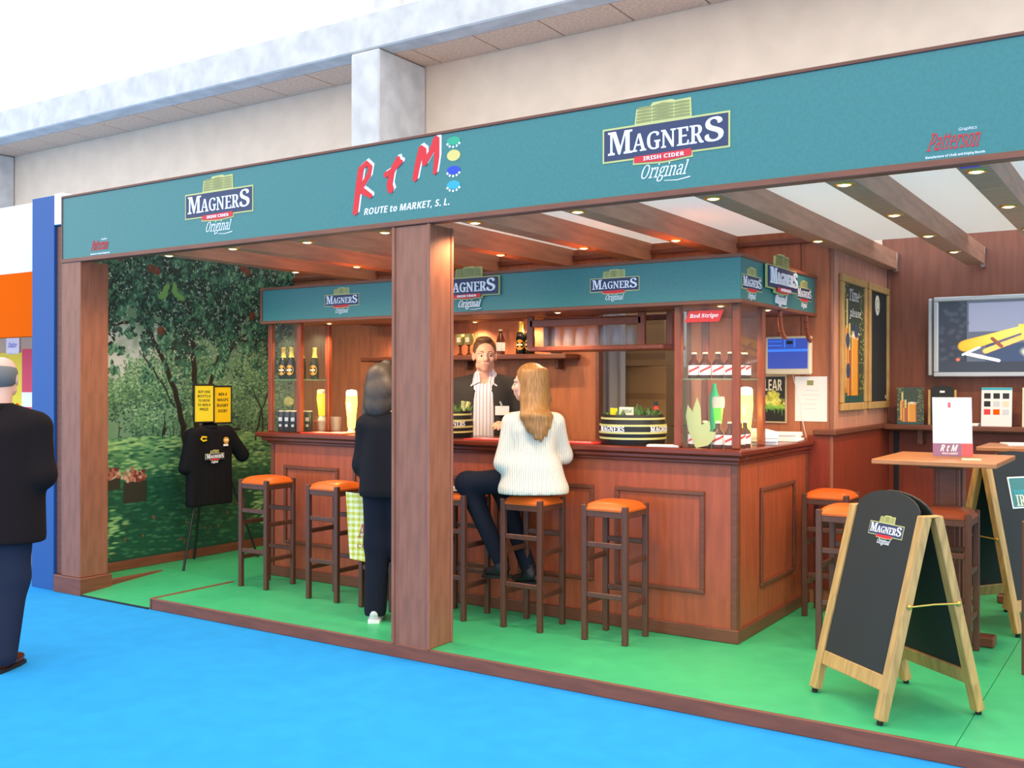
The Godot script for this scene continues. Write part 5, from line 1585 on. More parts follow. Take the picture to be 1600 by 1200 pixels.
func furniture() -> void:
	var s := make_stool("orange-seated bar stool standing nearest the orchard mural", Vector3(-5.748, PY, -0.806), 0.0, "orange leather", "orange-seated bar stools")
	var spots := [[Vector3(-5.012, PY, -0.775), "orange-seated bar stool between the mural stool and the yellow checked bag"], [Vector3(-4.51, PY, -0.772), "orange-seated bar stool mostly hidden behind the dark-haired person's legs"], [Vector3(-3.955, PY, -0.825), "orange-seated bar stool with a brochure lying on its seat"], [Vector3(-3.385, PY, -0.84), "orange-seated bar stool the woman in white is sitting on"], [Vector3(-2.808, PY, -0.852), "empty orange-seated bar stool just beyond the seated woman, by the last counter panel"], [Vector3(-1.9, PY, -2.2), "orange-seated bar stool standing against the red wainscot of the pier"], [Vector3(-1.57, PY, -1.4), "orange-seated bar stool half hidden behind the front pavement chalkboard"]]
	for q in spots:
		copy_of(s, q[1], q[0])
	make_stool("brown-seated bar stool pushed under the high table", Vector3(-1.08, PY, -1.61), 0.0, "brown leather", "")
	make_stool("brown bar stool cut off at the picture edge before the second chalkboard", Vector3(-0.515, PY, -1.5), 0.0, "brown leather", "")
	var br := thing("brochure", "open brochure lying on a stool seat beside the front pillar", "brochure", Vector3(-3.9, PY + 0.835, -0.83), 0.5)
	part(br, "sheet", Shape.new().box(Vector3(0, 0.003, 0), Vector3(0.21, 0.006, 0.26), 0.001).done(), M["light grey"])
	part(br, "picture", Shape.new().box(Vector3(-0.03, 0.0066, 0.04), Vector3(0.1, 0.001, 0.12), 0.0).done(), M["cap yellow"])
	var n := Vector3(-0.643, 0, 0.766)
	a_board("black pine-framed pavement chalkboard with a shield logo, standing by the platform edge", Vector3(-1.12, PY, -0.492), atan2(n.x, n.z), 0.905, 0.557, true)
	var n2 := Vector3(0.82, 0, 0.57)
	var b2 := a_board("second pine-framed chalkboard with a teal card, standing behind the high table", Vector3(-0.8 - n2.x * 0.265 + 0.57 * 0.275, PY, -2.2 - n2.z * 0.265 - 0.82 * 0.275), atan2(n2.x, n2.z), 0.99, 0.55, false)
	var lean := atan2(0.235, 0.99)
	var tc := Transform3D(Basis(Vector3.RIGHT, -lean), Vector3(0, 0.02, 0.265)) * at(0.03, 0.85, 0.011)
	var card := part(b2, "teal_card", Shape.new().box(Vector3(0, 0, 0.002), Vector3(0.28, 0.2, 0.004), 0.001, tc).done(), M["logo white"])
	part(card, "print", Shape.new().box(Vector3(0, 0, 0.0045), Vector3(0.262, 0.182, 0.001), 0.0, tc).done(), M["teal board"])
	part(card, "lettering", letters("THIS WEEK", "sans bold", 0.22, 0.03, 0.001), M["cap cyan"], tc * at(0.0, -0.0, 0.0055))
	part(card, "lettering", letters("IRISH", "serif bold", 0.2, 0.07, 0.001), M["cream"], tc * at(0.0, -0.05, 0.0055))
	high_table("high table with a pale wooden top carrying the white leaflet holder", Vector3(-1.115, PY, -1.76), Vector2(0.65, 0.78), 1.105)
	high_table("second pale-topped high table between the wall shelf and the other high table", Vector3(-0.78, PY, -3.25), Vector2(0.7, 0.6), 1.105)
	var nap := thing("paper_stack", "white leaflets lying on the second high table", "papers", Vector3(-0.92, PY + 1.105, -3.28), 0.4)
	part(nap, "bundle", Shape.new().box(Vector3(0, 0.008, 0), Vector3(0.16, 0.016, 0.2), 0.003).done(), M["white paper"])
	part(nap, "bundle", Shape.new().box(Vector3(0.14, 0.006, 0.05), Vector3(0.14, 0.012, 0.18), 0.003, at(0, 0, 0, 0.3)).done(), M["cream"])
	# leaflet holder
	var lh := thing("leaflet_holder", "white leaflet holder with a purple and red foot on the high table", "leaflet holder", Vector3(-1.07, PY + 1.105, -1.72), 0.32)
	var t := Transform3D(Basis(Vector3.RIGHT, -0.12), Vector3(0, 0.012, 0.02))
	part(lh, "foot", Shape.new().box(Vector3(0, 0.006, 0), Vector3(0.17, 0.012, 0.09), 0.003).done(), M["acrylic"])
	part(lh, "card", Shape.new().box(Vector3(0, 0.205, 0), Vector3(0.212, 0.27, 0.004), 0.001, t).done(), M["light grey"])
	part(lh, "purple_strip", Shape.new().box(Vector3(-0.03, 0.035, 0.003), Vector3(0.155, 0.075, 0.003), 0.001, t).done(), M["purple"])
	part(lh, "red_strip", Shape.new().box(Vector3(0.077, 0.035, 0.003), Vector3(0.06, 0.075, 0.003), 0.001, t).done(), M["bright red"])
	part(lh, "lettering", letters("R t M", "sans bold", 0.085, 0.038, 0.001, 0.3), M["white paper"], t * at(-0.02, 0.045, 0.0055))
	part(lh, "lettering", letters("ROUTE to MARKET", "sans bold", 0.085, 0.01, 0.001, 0.2), M["white paper"], t * at(-0.015, 0.014, 0.0055))
	part(lh, "red_mark", Shape.new().box(Vector3(-0.015, 0.295, 0.0025), Vector3(0.015, 0.03, 0.001), 0.0, t).done(), M["pink"])
	part(lh, "cover", Shape.new().box(Vector3(0, 0.17, 0.007), Vector3(0.216, 0.34, 0.002), 0.0, t).done(), M["acrylic"])
	var slip := thing("leaflet", "small cream slip lying at the foot of the leaflet holder", "leaflet", Vector3(-0.95, PY + 1.105, -1.6), 0.2)
	part(slip, "sheet", Shape.new().box(Vector3(0, 0.003, 0), Vector3(0.1, 0.006, 0.07), 0.001).done(), M["cream"])
	shirt_stand()


func shirt_stand() -> void:
	var side := Basis(Vector3(0, 0, -1), Vector3.UP, Vector3.RIGHT)
	var e := thing("easel", "thin black display easel standing in front of the orchard mural", "easel", Vector3(-6.95, PY, -1.25))
	e.basis = side
	part(e, "leg", Shape.new().tube([Vector3(-0.06, 1.05, 0.04), Vector3(-0.42, 0.0, 0.2)], 0.01, 8).done(), M["black"])
	part(e, "leg", Shape.new().tube([Vector3(0.06, 1.05, 0.04), Vector3(0.38, 0.0, 0.2)], 0.01, 8).done(), M["black"])
	part(e, "leg", Shape.new().tube([Vector3(0, 1.5, 0.03), Vector3(0.0, 0.0, -0.18)], 0.01, 8).done(), M["black"])
	part(e, "mast", Shape.new().tube([Vector3(0, 1.0, 0.05), Vector3(0, 1.52, 0.03)], 0.012, 8).done(), M["black"])
	part(e, "cross_bar", Shape.new().tube([Vector3(-0.3, 1.13, 0.06), Vector3(0.3, 1.13, 0.06)], 0.01, 8).done(), M["black"])
	var sg := thing("folding_sign", "black double frame holding two yellow notices above the black shirt", "sign", Vector3(-6.87, 1.435, -1.23))
	sg.basis = side
	for s in [-1, 1]:
		var t := Transform3D(Basis(Vector3.UP, s * 0.16), Vector3(s * 0.098, 0, 0.0)) if s < 0 else Transform3D(Basis(Vector3.UP, -0.02), Vector3(0.1, -0.012, 0.0))
		var fr := Shape.new()
		moulding_frame(fr, Vector2(-0.1, -0.165), Vector2(0.1, 0.165), t, 0.014, 0.014)
		part(sg, "frame", fr.done(), M["black"])
		part(sg, "notice", Shape.new().box(Vector3(0, 0, 0.006), Vector3(0.176, 0.306, 0.006), 0.0, t).done(), M["paper yellow"] if s < 0 else M["yellow sign"])
		var k := 0
		for w in (["BUY ONE", "BOTTLE", "TO ENTER", "TO WIN A", "PRIZE"] if s < 0 else ["WIN A", "WASPS", "RUGBY", "SHIRT"]):
			var wd: float = [0.11, 0.12, 0.11, 0.12, 0.08][k] if s < 0 else [0.09, 0.12, 0.12, 0.1][k]
			part(sg, "lettering", letters(w, "sans bold", wd, 0.022 if s < 0 else 0.026, 0.001), M["black"], t * at(0, (0.1 - k * 0.037) if s < 0 else (0.09 - k * 0.048), 0.0095))
			k += 1
	# the shirt
	var o := thing("rugby_shirt", "black short-sleeved rugby shirt with white and yellow emblems hung on the easel", "shirt", Vector3(-6.84, 0.0, -1.17))
	o.basis = side
	var f := Field.new(Vector3(-0.46, 0.5, -0.09), Vector3(0.46, 1.34, 0.1), 0.012, 70.0)
	for x in [-0.18, -0.12, -0.06, 0.0, 0.06, 0.12, 0.18]:
		f.cap(Vector3(x * 0.95, 1.2 - absf(x) * 0.12, 0), Vector3(x * 1.1, 0.59, 0.008 * sin(x * 55.0)), 0.05, 0.042)
	f.cap(Vector3(0.19, 1.19, 0), Vector3(0.35, 0.98, 0.01), 0.055, 0.062)
	f.cap(Vector3(-0.19, 1.17, 0), Vector3(-0.25, 0.9, -0.01), 0.05, 0.05)
	f.cut_plane(Vector3(0, -1, 0), -0.575)
	part(o, "cloth", f.mesh(), M["shirt cloth"])
	part(o, "collar", Shape.new().lathe([Vector2(0.06, 0.0), Vector2(0.075, 0.02), Vector2(0.065, 0.035)], 16, Transform3D(Basis(Vector3.RIGHT, 0.2).scaled(Vector3(1.1, 1, 0.7)), Vector3(0.0, 1.225, 0))).done(), M["shirt cloth"])
	logo(o, 0.2, at(0.0, 0.99, 0.066), 0.004, true)
	part(o, "yellow_emblem", Shape.new().stroke([Vector2(-0.085, 1.155), Vector2(-0.125, 1.16), Vector2(-0.14, 1.14), Vector2(-0.12, 1.125), Vector2(-0.085, 1.13)], 0.014, 0.012, 0.06, 0.068).done(), M["yellow sign"])
	var em := part(o, "club_emblem", Shape.new().prism(_disc(0.028, 14), 0.06, 0.068, at(0.125, 1.12, 0)).done(), M["gold label"])
	part(em, "stripe", Shape.new().box(Vector3(0.125, 1.122, 0.0685), Vector3(0.04, 0.012, 0.002), 0.0).box(Vector3(0.12, 1.08, 0.066), Vector3(0.05, 0.018, 0.003), 0.0).done(), M["logo white"])


# ---------------------------------------------------------------- figures
# a grid of summed soft distances, meshed as surface nets
class Field:
	var o: Vector3
	var h: float
	var k: float
	var nx: int
	var ny: int
	var nz: int
	var acc := PackedFloat32Array()
	var closed := false

	func _init(lo: Vector3, hi: Vector3, cell: float, sharp := 60.0) -> void:
		o = lo
		h = cell
		k = sharp
		nx = int((hi.x - lo.x) / h) + 2
		ny = int((hi.y - lo.y) / h) + 2
		nz = int((hi.z - lo.z) / h) + 2
		acc.resize(nx * ny * nz)
		acc.fill(0.0)

	func _range(lo: Vector3, hi: Vector3) -> Array:
		var a := ((lo - o) / h).floor()
		var b := ((hi - o) / h).ceil()
		return [clampi(int(a.x), 0, nx - 1), clampi(int(b.x), 0, nx - 1), clampi(int(a.y), 0, ny - 1), clampi(int(b.y), 0, ny - 1), clampi(int(a.z), 0, nz - 1), clampi(int(b.z), 0, nz - 1)]

	func cap(a: Vector3, b: Vector3, ra: float, rb: float) -> void:
		var m := maxf(ra, rb) + 5.0 / k
		var mv := Vector3(m, m, m)
		var q := _range(a.min(b) - mv, a.max(b) + mv)
		var d := b - a
		var dd := maxf(d.length_squared(), 1e-9)
		for z in range(q[4], q[5] + 1):
			for y in range(q[2], q[3] + 1):
				var row := (z * ny + y) * nx
				for x in range(q[0], q[1] + 1):
					var p := Vector3(o.x + x * h, o.y + y * h, o.z + z * h) - a
					var t := clampf(p.dot(d) / dd, 0.0, 1.0)
					var s := (p - d * t).length() - ra - (rb - ra) * t
					if s * k < 6.0:
						acc[row + x] += exp(-k * maxf(s, -0.5))

	func ell(c: Vector3, r: Vector3, b := Basis()) -> void:
		var rm := minf(r.x, minf(r.y, r.z))
		var m := maxf(r.x, maxf(r.y, r.z)) + 5.0 / k
		var mv := Vector3(m, m, m)
		var q := _range(c - mv, c + mv)
		var ib := b.inverse()
		for z in range(q[4], q[5] + 1):
			for y in range(q[2], q[3] + 1):
				var row := (z * ny + y) * nx
				for x in range(q[0], q[1] + 1):
					var p := ib * (Vector3(o.x + x * h, o.y + y * h, o.z + z * h) - c)
					var u := p / r
					var l := u.length()
					var s := (l - 1.0) * rm if l < 0.3 else l * (l - 1.0) / (u / r).length()
					if s * k < 6.0:
						acc[row + x] += exp(-k * maxf(s, -0.5))

	func close() -> void:
		if closed:
			return
		closed = true
		for i in acc.size():
			acc[i] = -log(acc[i]) / k if acc[i] > 1e-12 else 0.3

	func cut_ell(c: Vector3, r: Vector3, b := Basis()) -> void:
		close()
		var m := maxf(r.x, maxf(r.y, r.z)) + h * 3
		var mv := Vector3(m, m, m)
		var q := _range(c - mv, c + mv)
		var ib := b.inverse()
		for z in range(q[4], q[5] + 1):
			for y in range(q[2], q[3] + 1):
				var row := (z * ny + y) * nx
				for x in range(q[0], q[1] + 1):
					var u := (ib * (Vector3(o.x + x * h, o.y + y * h, o.z + z * h) - c)) / r
					var l := u.length()
					var s := (l - 1.0) * minf(r.x, minf(r.y, r.z)) if l < 0.3 else l * (l - 1.0) / (u / r).length()
					acc[row + x] = maxf(acc[row + x], -s)

	# keeps what lies on the far side of a plane: n.p < d
	func cut_plane(n: Vector3, d: float) -> void:
		close()
		for z in nz:
			for y in ny:
				var row := (z * ny + y) * nx
				for x in nx:
					acc[row + x] = maxf(acc[row + x], n.dot(Vector3(o.x + x * h, o.y + y * h, o.z + z * h)) - d)

	func shape(into: Shape) -> Shape:
		close()
		var cells := PackedInt32Array()
		cells.resize(acc.size())
		cells.fill(-1)
		var pv := PackedVector3Array()
		var pn := PackedVector3Array()
		var sx := nx
		var sxy := nx * ny
		for z in nz - 1:
			for y in ny - 1:
				var row := z * sxy + y * sx
				for x in nx - 1:
					var i := row + x
					var d0 := acc[i]
					if absf(d0) > h * 2.0:
						continue
					var d1 := acc[i + 1]
					var d2 := acc[i + sx]
					var d3 := acc[i + sx + 1]
					var d4 := acc[i + sxy]
					var d5 := acc[i + sxy + 1]
					var d6 := acc[i + sxy + sx]
					var d7 := acc[i + sxy + sx + 1]
					var c := int(d0 < 0) + int(d1 < 0) + int(d2 < 0) + int(d3 < 0) + int(d4 < 0) + int(d5 < 0) + int(d6 < 0) + int(d7 < 0)
					if c == 0 or c == 8:
						continue
					var s := Vector3.ZERO
					var w := 0
					if (d0 < 0) != (d1 < 0): s += Vector3(d0 / (d0 - d1), 0, 0); w += 1
					if (d2 < 0) != (d3 < 0): s += Vector3(d2 / (d2 - d3), 1, 0); w += 1
					if (d4 < 0) != (d5 < 0): s += Vector3(d4 / (d4 - d5), 0, 1); w += 1
					if (d6 < 0) != (d7 < 0): s += Vector3(d6 / (d6 - d7), 1, 1); w += 1
					if (d0 < 0) != (d2 < 0): s += Vector3(0, d0 / (d0 - d2), 0); w += 1
					if (d1 < 0) != (d3 < 0): s += Vector3(1, d1 / (d1 - d3), 0); w += 1
					if (d4 < 0) != (d6 < 0): s += Vector3(0, d4 / (d4 - d6), 1); w += 1
					if (d5 < 0) != (d7 < 0): s += Vector3(1, d5 / (d5 - d7), 1); w += 1
					if (d0 < 0) != (d4 < 0): s += Vector3(0, 0, d0 / (d0 - d4)); w += 1
					if (d1 < 0) != (d5 < 0): s += Vector3(1, 0, d1 / (d1 - d5)); w += 1
					if (d2 < 0) != (d6 < 0): s += Vector3(0, 1, d2 / (d2 - d6)); w += 1
					if (d3 < 0) != (d7 < 0): s += Vector3(1, 1, d3 / (d3 - d7)); w += 1
					cells[i] = pv.size()
					pv.append(o + (Vector3(x, y, z) + s / w) * h)
					pn.append(Vector3(d1 + d3 + d5 + d7 - d0 - d2 - d4 - d6, d2 + d3 + d6 + d7 - d0 - d1 - d4 - d5, d4 + d5 + d6 + d7 - d0 - d1 - d2 - d3).normalized())
		for z in range(1, nz - 1):
			for y in range(1, ny - 1):
				var row := z * sxy + y * sx
				for x in range(1, nx - 1):
					var i := row + x
					var a := cells[i]
					if a < 0:
						continue
					var in0 := acc[i] < 0
					if in0 != (acc[i + 1] < 0):
						_quad(into, pv, pn, a, cells[i - sx], cells[i - sx - sxy], cells[i - sxy])
					if in0 != (acc[i + sx] < 0):
						_quad(into, pv, pn, a, cells[i - 1], cells[i - 1 - sxy], cells[i - sxy])
					if in0 != (acc[i + sxy] < 0):
						_quad(into, pv, pn, a, cells[i - 1], cells[i - 1 - sx], cells[i - sx])
		return into

	func _quad(s: Shape, pv: PackedVector3Array, pn: PackedVector3Array, a: int, b: int, c: int, d: int) -> void:
		if b < 0 or c < 0 or d < 0:
			return
		s.tri(pv[a], pv[b], pv[c], pn[a], pn[b], pn[c])
		s.tri(pv[a], pv[c], pv[d], pn[a], pn[c], pn[d])

	func mesh() -> ArrayMesh:
		return shape(Shape.new()).done()


# head facing -z about its centre, turned by b; adds skin to the shape
func head(into: Shape, c: Vector3, b: Basis, s: float, woman: bool, neck_to: Vector3) -> void:
	var lo := c - Vector3(0.15, 0.22, 0.17) * s
	lo = lo.min(neck_to - Vector3(0.07, 0.02, 0.07))
	var f := Field.new(lo, c + Vector3(0.15, 0.16, 0.17) * s, 0.0045, 170.0)
	var p := func(x: float, y: float, z: float) -> Vector3: return c + b * (Vector3(x, y, z) * s)
	f.ell(p.call(0, 0.032, 0.012), Vector3(0.075, 0.086, 0.094) * s, b)
	f.ell(p.call(0, -0.035, -0.028), Vector3(0.057, 0.068, 0.062) * s, b)
	f.ell(p.call(0, -0.083, -0.058), Vector3(0.026, 0.02, 0.022) * s, b)
	for x in [-1, 1]:
		f.ell(p.call(x * 0.036, -0.022, -0.062), Vector3(0.024, 0.022, 0.02) * s, b)
		f.ell(p.call(x * 0.046, -0.065, -0.015), Vector3(0.018, 0.026, 0.035) * s, b)
		f.ell(p.call(x * 0.03, 0.026, -0.074), Vector3(0.026, 0.009, 0.014) * s, b)
		f.ell(p.call(x * 0.077, -0.004, 0.014), Vector3(0.009, 0.031, 0.019) * s, b * Basis(Vector3.UP, x * 0.35))
	f.cap(p.call(0, 0.018, -0.083), p.call(0, -0.02, -0.102), 0.0085 * s, 0.0115 * s)
	for x in [-1, 1]:
		f.ell(p.call(x * 0.011, -0.026, -0.092), Vector3(0.009, 0.008, 0.01) * s, b)
	f.ell(p.call(0, -0.05, -0.083), Vector3(0.022, 0.0075, 0.01) * s, b)
	f.ell(p.call(0, -0.063, -0.08), Vector3(0.019, 0.0075, 0.01) * s, b)
	f.cap(p.call(0, -0.06, 0.02), neck_to, (0.046 if woman else 0.054) * s, (0.05 if woman else 0.062) * s)
	for x in [-1, 1]:
		f.cut_ell(p.call(x * 0.031, 0.004, -0.1), Vector3(0.0125, 0.006, 0.022) * s, b)
	f.shape(into)


func face_parts(person: Node3D, c: Vector3, b: Basis, s: float) -> void:
	for x in [-1, 1]:
		var e := part(person, "eye", Shape.new().ball(c + b * (Vector3(x * 0.031, 0.004, -0.074) * s), Vector3.ONE * 0.0108 * s, 12).done(), M["eye"])
		part(e, "iris", Shape.new().ball(c + b * (Vector3(x * 0.031 - 0.001, 0.003, -0.079) * s), Vector3.ONE * 0.0078 * s, 10).done(), M["iris"])
		part(person, "eyebrow", Shape.new().tube([c + b * (Vector3(x * 0.014, 0.027, -0.087) * s), c + b * (Vector3(x * 0.032, 0.033, -0.086) * s), c + b * (Vector3(x * 0.05, 0.025, -0.076) * s)], 0.0036 * s, 6).done(), M["brown hair"])
	part(person, "lips", Shape.new().tube([c + b * (Vector3(-0.024, -0.054, -0.082) * s), c + b * (Vector3(-0.01, -0.056, -0.0915) * s), c + b * (Vector3(0.01, -0.056, -0.0915) * s), c + b * (Vector3(0.024, -0.054, -0.082) * s)], 0.0048 * s, 8).done(), M["lips"])


# a hand from the wrist along dir, palm facing palm_n, fingers curled by curl; thumb on the side given
func hand(into: Shape, wrist: Vector3, dir: Vector3, palm_n: Vector3, thumb: float, curl: float) -> void:
	var y := dir.normalized()
	var z := (palm_n - y * palm_n.dot(y)).normalized()
	var x := y.cross(z) * thumb
	var f := Field.new(wrist - Vector3.ONE * 0.16, wrist + Vector3.ONE * 0.22, 0.0045, 240.0)
	var w := func(a: float, b: float, c: float) -> Vector3: return wrist + x * a + y * b + z * c
	f.cap(w.call(0, -0.04, 0), w.call(0, 0.02, 0), 0.026, 0.025)
	for i in 4:
		var u := -0.03 + i * 0.02
		f.cap(w.call(u * 0.6, 0.012, 0), w.call(u, 0.082, 0.0), 0.014, 0.0125)
		var l: float = [0.06, 0.074, 0.08, 0.07][i]
		var pt: Vector3 = w.call(u, 0.086, 0.0)
		var ang := curl * 0.5
		for j in 3:
			var n: Vector3 = pt + (y * cos(ang) + z * sin(ang)) * l * [0.46, 0.3, 0.24][j] + x * (u * 0.06)
			f.cap(pt, n, 0.0092 - j * 0.0007, 0.0086 - j * 0.0008)
			pt = n
			ang += curl * 0.75
	f.cap(w.call(0.018, 0.02, 0.006), w.call(0.05, 0.05, 0.014), 0.014, 0.011)
	f.cap(w.call(0.05, 0.05, 0.014), w.call(0.056, 0.085, 0.03), 0.0105, 0.0085)
	f.shape(into)


func person(label: String, p: Vector3, turn: float, group := "") -> Node3D:
	return thing("person", label, "person", p, turn, group)


func shoe(parent: Node3D, ankle: Vector3, dir: Vector3, m: Material, sole: Material, up := Vector3.UP) -> void:
	var d := dir.normalized()
	var x := d.cross(up).normalized()
	var b := Basis(x, up, -d)
	var f := Field.new(ankle - Vector3.ONE * 0.26, ankle + Vector3.ONE * 0.26, 0.011, 90.0)
	var w := func(a: float, h: float, c: float) -> Vector3: return ankle + b * Vector3(a, h, -c)
	f.ell(w.call(0, -0.035, -0.01), Vector3(0.042, 0.05, 0.065), b)
	f.ell(w.call(0, -0.05, 0.09), Vector3(0.045, 0.035, 0.1), b)
	f.cap(w.call(0, 0.0, -0.005), w.call(0, 0.03, -0.005), 0.043, 0.043)
	f.cut_plane(-up, -(ankle.dot(up) - 0.078))
	var s := part(parent, "shoe", f.mesh(), m)
	var poly := PackedVector2Array([Vector2(-0.036, -0.075), Vector2(0.036, -0.075), Vector2(0.042, 0.0), Vector2(0.048, 0.1), Vector2(0.036, 0.17), Vector2(0.0, 0.192), Vector2(-0.036, 0.17), Vector2(-0.046, 0.1), Vector2(-0.042, 0.0)])
	part(s, "sole", Shape.new().prism(poly, 0.0, 0.02, Transform3D(Basis(b.x, -b.z, b.y), ankle - up * 0.09)).done(), sole)


func people() -> void:
	bartender()
	seated_woman()
	leaning_person()
	passer_by()


func bartender() -> void:
	# stands behind the counter, facing the camera and a little to his right
	var o := person("brown-haired man in a charcoal jacket and open striped shirt behind the bar", Vector3(-4.465, PY, -1.86), PI + 0.5)
	o.scale = Vector3.ONE * 1.075
	var hc := Vector3(0.0, 1.625, -0.05)
	var hb := Basis(Vector3.UP, 0.2) * Basis(Vector3.RIGHT, -0.06)
	var body := Shape.new()
	head(body, hc, hb, 1.04, false, Vector3(0, 1.47, 0.02))
	var f := Field.new(Vector3(-0.4, 0.0, -0.45), Vector3(0.4, 1.52, 0.25), 0.016, 45.0)
	f.cap(Vector3(0, 1.36, 0.01), Vector3(0, 1.0, 0), 0.11, 0.11)
	f.cap(Vector3(-0.15, 1.4, 0.02), Vector3(0.15, 1.4, 0.02), 0.055, 0.055)
	for s in [-1, 1]:
		f.cap(Vector3(s * 0.09, 0.95, 0), Vector3(s * 0.1, 0.5, 0), 0.08, 0.055)
		f.cap(Vector3(s * 0.1, 0.5, 0), Vector3(s * 0.1, 0.1, 0.02), 0.052, 0.036)
	f.cap(Vector3(0.21, 1.38, 0.02), Vector3(0.28, 1.13, -0.02), 0.045, 0.038)
	f.cap(Vector3(0.28, 1.13, -0.02), Vector3(0.2, 1.12, -0.2), 0.036, 0.028)
	f.cap(Vector3(-0.21, 1.38, 0.02), Vector3(-0.27, 1.12, -0.02), 0.045, 0.038)
	f.cap(Vector3(-0.27, 1.12, -0.02), Vector3(-0.17, 1.14, -0.2), 0.036, 0.028)
	f.shape(body)
	hand(body, Vector3(0.2, 1.12, -0.21), Vector3(-0.3, 0.35, -0.9), Vector3(-0.5, -0.6, 0), 1.0, 0.8)
	hand(body, Vector3(-0.17, 1.14, -0.21), Vector3(0.3, 0.05, -0.95), Vector3(0.3, -0.9, 0), -1.0, 0.5)
	part(o, "body", body.done(), M["skin"])
	face_parts(o, hc, hb, 1.04)
	# hair: a cap open at the face
	var hr := Field.new(hc - Vector3.ONE * 0.16, hc + Vector3.ONE * 0.18, 0.006, 150.0)
	hr.ell(hc + hb * Vector3(0, 0.045, 0.022), Vector3(0.085, 0.094, 0.1), hb)
	hr.ell(hc + hb * Vector3(0.012, 0.118, -0.045), Vector3(0.058, 0.024, 0.05), hb)
	hr.cut_ell(hc + hb * Vector3(0, 0.0, -0.095), Vector3(0.082, 0.098, 0.1), hb)
	hr.cut_plane(hb * Vector3(0, -1, 0.25), (hb * Vector3(0, -1, 0.25)).dot(hc + hb * Vector3(0, -0.05, 0.03)))
	part(o, "hair", hr.mesh(), M["brown hair"])
	# shirt below an open jacket
	var sh := Field.new(Vector3(-0.25, 0.95, -0.22), Vector3(0.25, 1.56, 0.2), 0.012, 60.0)
	sh.cap(Vector3(-0.05, 1.34, 0.0), Vector3(-0.04, 0.98, -0.01), 0.125, 0.12)
	sh.cap(Vector3(0.05, 1.34, 0.0), Vector3(0.04, 0.98, -0.01), 0.125, 0.12)
	sh.cap(Vector3(0, 1.42, 0.02), Vector3(0, 1.5, 0.0), 0.1, 0.068)
	sh.cut_ell(Vector3(0, 1.52, -0.09), Vector3(0.04, 0.1, 0.1))
	part(o, "shirt", sh.mesh(), M["striped white shirt"])
	for s in [-1, 1]:
		var cf := Shape.new()
		var c0 := Vector3(s * 0.072, 1.515, 0.0)
		var c1 := Vector3(s * 0.028, 1.44, -0.105)
		var c2 := Vector3(s * 0.095, 1.405, -0.115)
		var c3 := Vector3(s * 0.1, 1.46, -0.02)
		cf.flat(c0, c1, c2, Vector3(0, 0.3, -1))
		cf.flat(c0, c2, c3, Vector3(s, 0.5, -0.5))
		part(o, "collar_flap", cf.done(), M["striped white shirt"])
	var j := Field.new(Vector3(-0.42, 0.7, -0.42), Vector3(0.42, 1.56, 0.26), 0.013, 55.0)
	for s in [-1, 1]:
		j.cap(Vector3(s * 0.07, 1.34, 0.015), Vector3(s * 0.075, 0.8, 0.0), 0.142, 0.13)
		j.cap(Vector3(s * 0.06, 1.44, 0.03), Vector3(s * 0.19, 1.395, 0.02), 0.055, 0.068)
		j.cap(Vector3(s * 0.205, 1.385, 0.02), Vector3(s * 0.285, 1.13, -0.01), 0.068, 0.056)
	j.cap(Vector3(0.285, 1.13, -0.01), Vector3(0.205, 1.12, -0.18), 0.054, 0.044)
	j.cap(Vector3(-0.285, 1.12, -0.01), Vector3(-0.18, 1.135, -0.18), 0.054, 0.044)
	j.cut_ell(Vector3(0.01, 1.5, -0.1), Vector3(0.078, 0.16, 0.14))
	j.cut_ell(Vector3(0.0, 1.15, -0.17), Vector3(0.078, 0.42, 0.1))
	j.cut_ell(Vector3(0, 1.54, 0.0), Vector3(0.075, 0.1, 0.085))
	part(o, "jacket", j.mesh(), M["charcoal cloth"])
	var t := Field.new(Vector3(-0.25, 0.03, -0.2), Vector3(0.25, 1.05, 0.2), 0.018, 50.0)
	for s in [-1, 1]:
		t.cap(Vector3(s * 0.085, 0.95, 0), Vector3(s * 0.1, 0.5, 0), 0.1, 0.08)
		t.cap(Vector3(s * 0.1, 0.5, 0), Vector3(s * 0.1, 0.1, 0.015), 0.078, 0.065)
	part(o, "trousers", t.mesh(), M["black cloth"])
	for s in [-1, 1]:
		shoe(o, Vector3(s * 0.1, 0.09, 0.02), Vector3(s * 0.2, 0, -1), M["black"], M["rubber"])
	var bd := part(o, "name_badge", Shape.new().box(Vector3(0, 0, 0), Vector3(0.1, 0.065, 0.004), 0.002, Transform3D(Basis(Vector3.UP, PI + 0.2), Vector3(-0.135, 1.235, -0.15))).done(), M["white paper"])
	part(bd, "clip", Shape.new().tube([Vector3(-0.135, 1.265, -0.152), Vector3(-0.12, 1.3, -0.15)], 0.007, 6).done(), M["silver"])


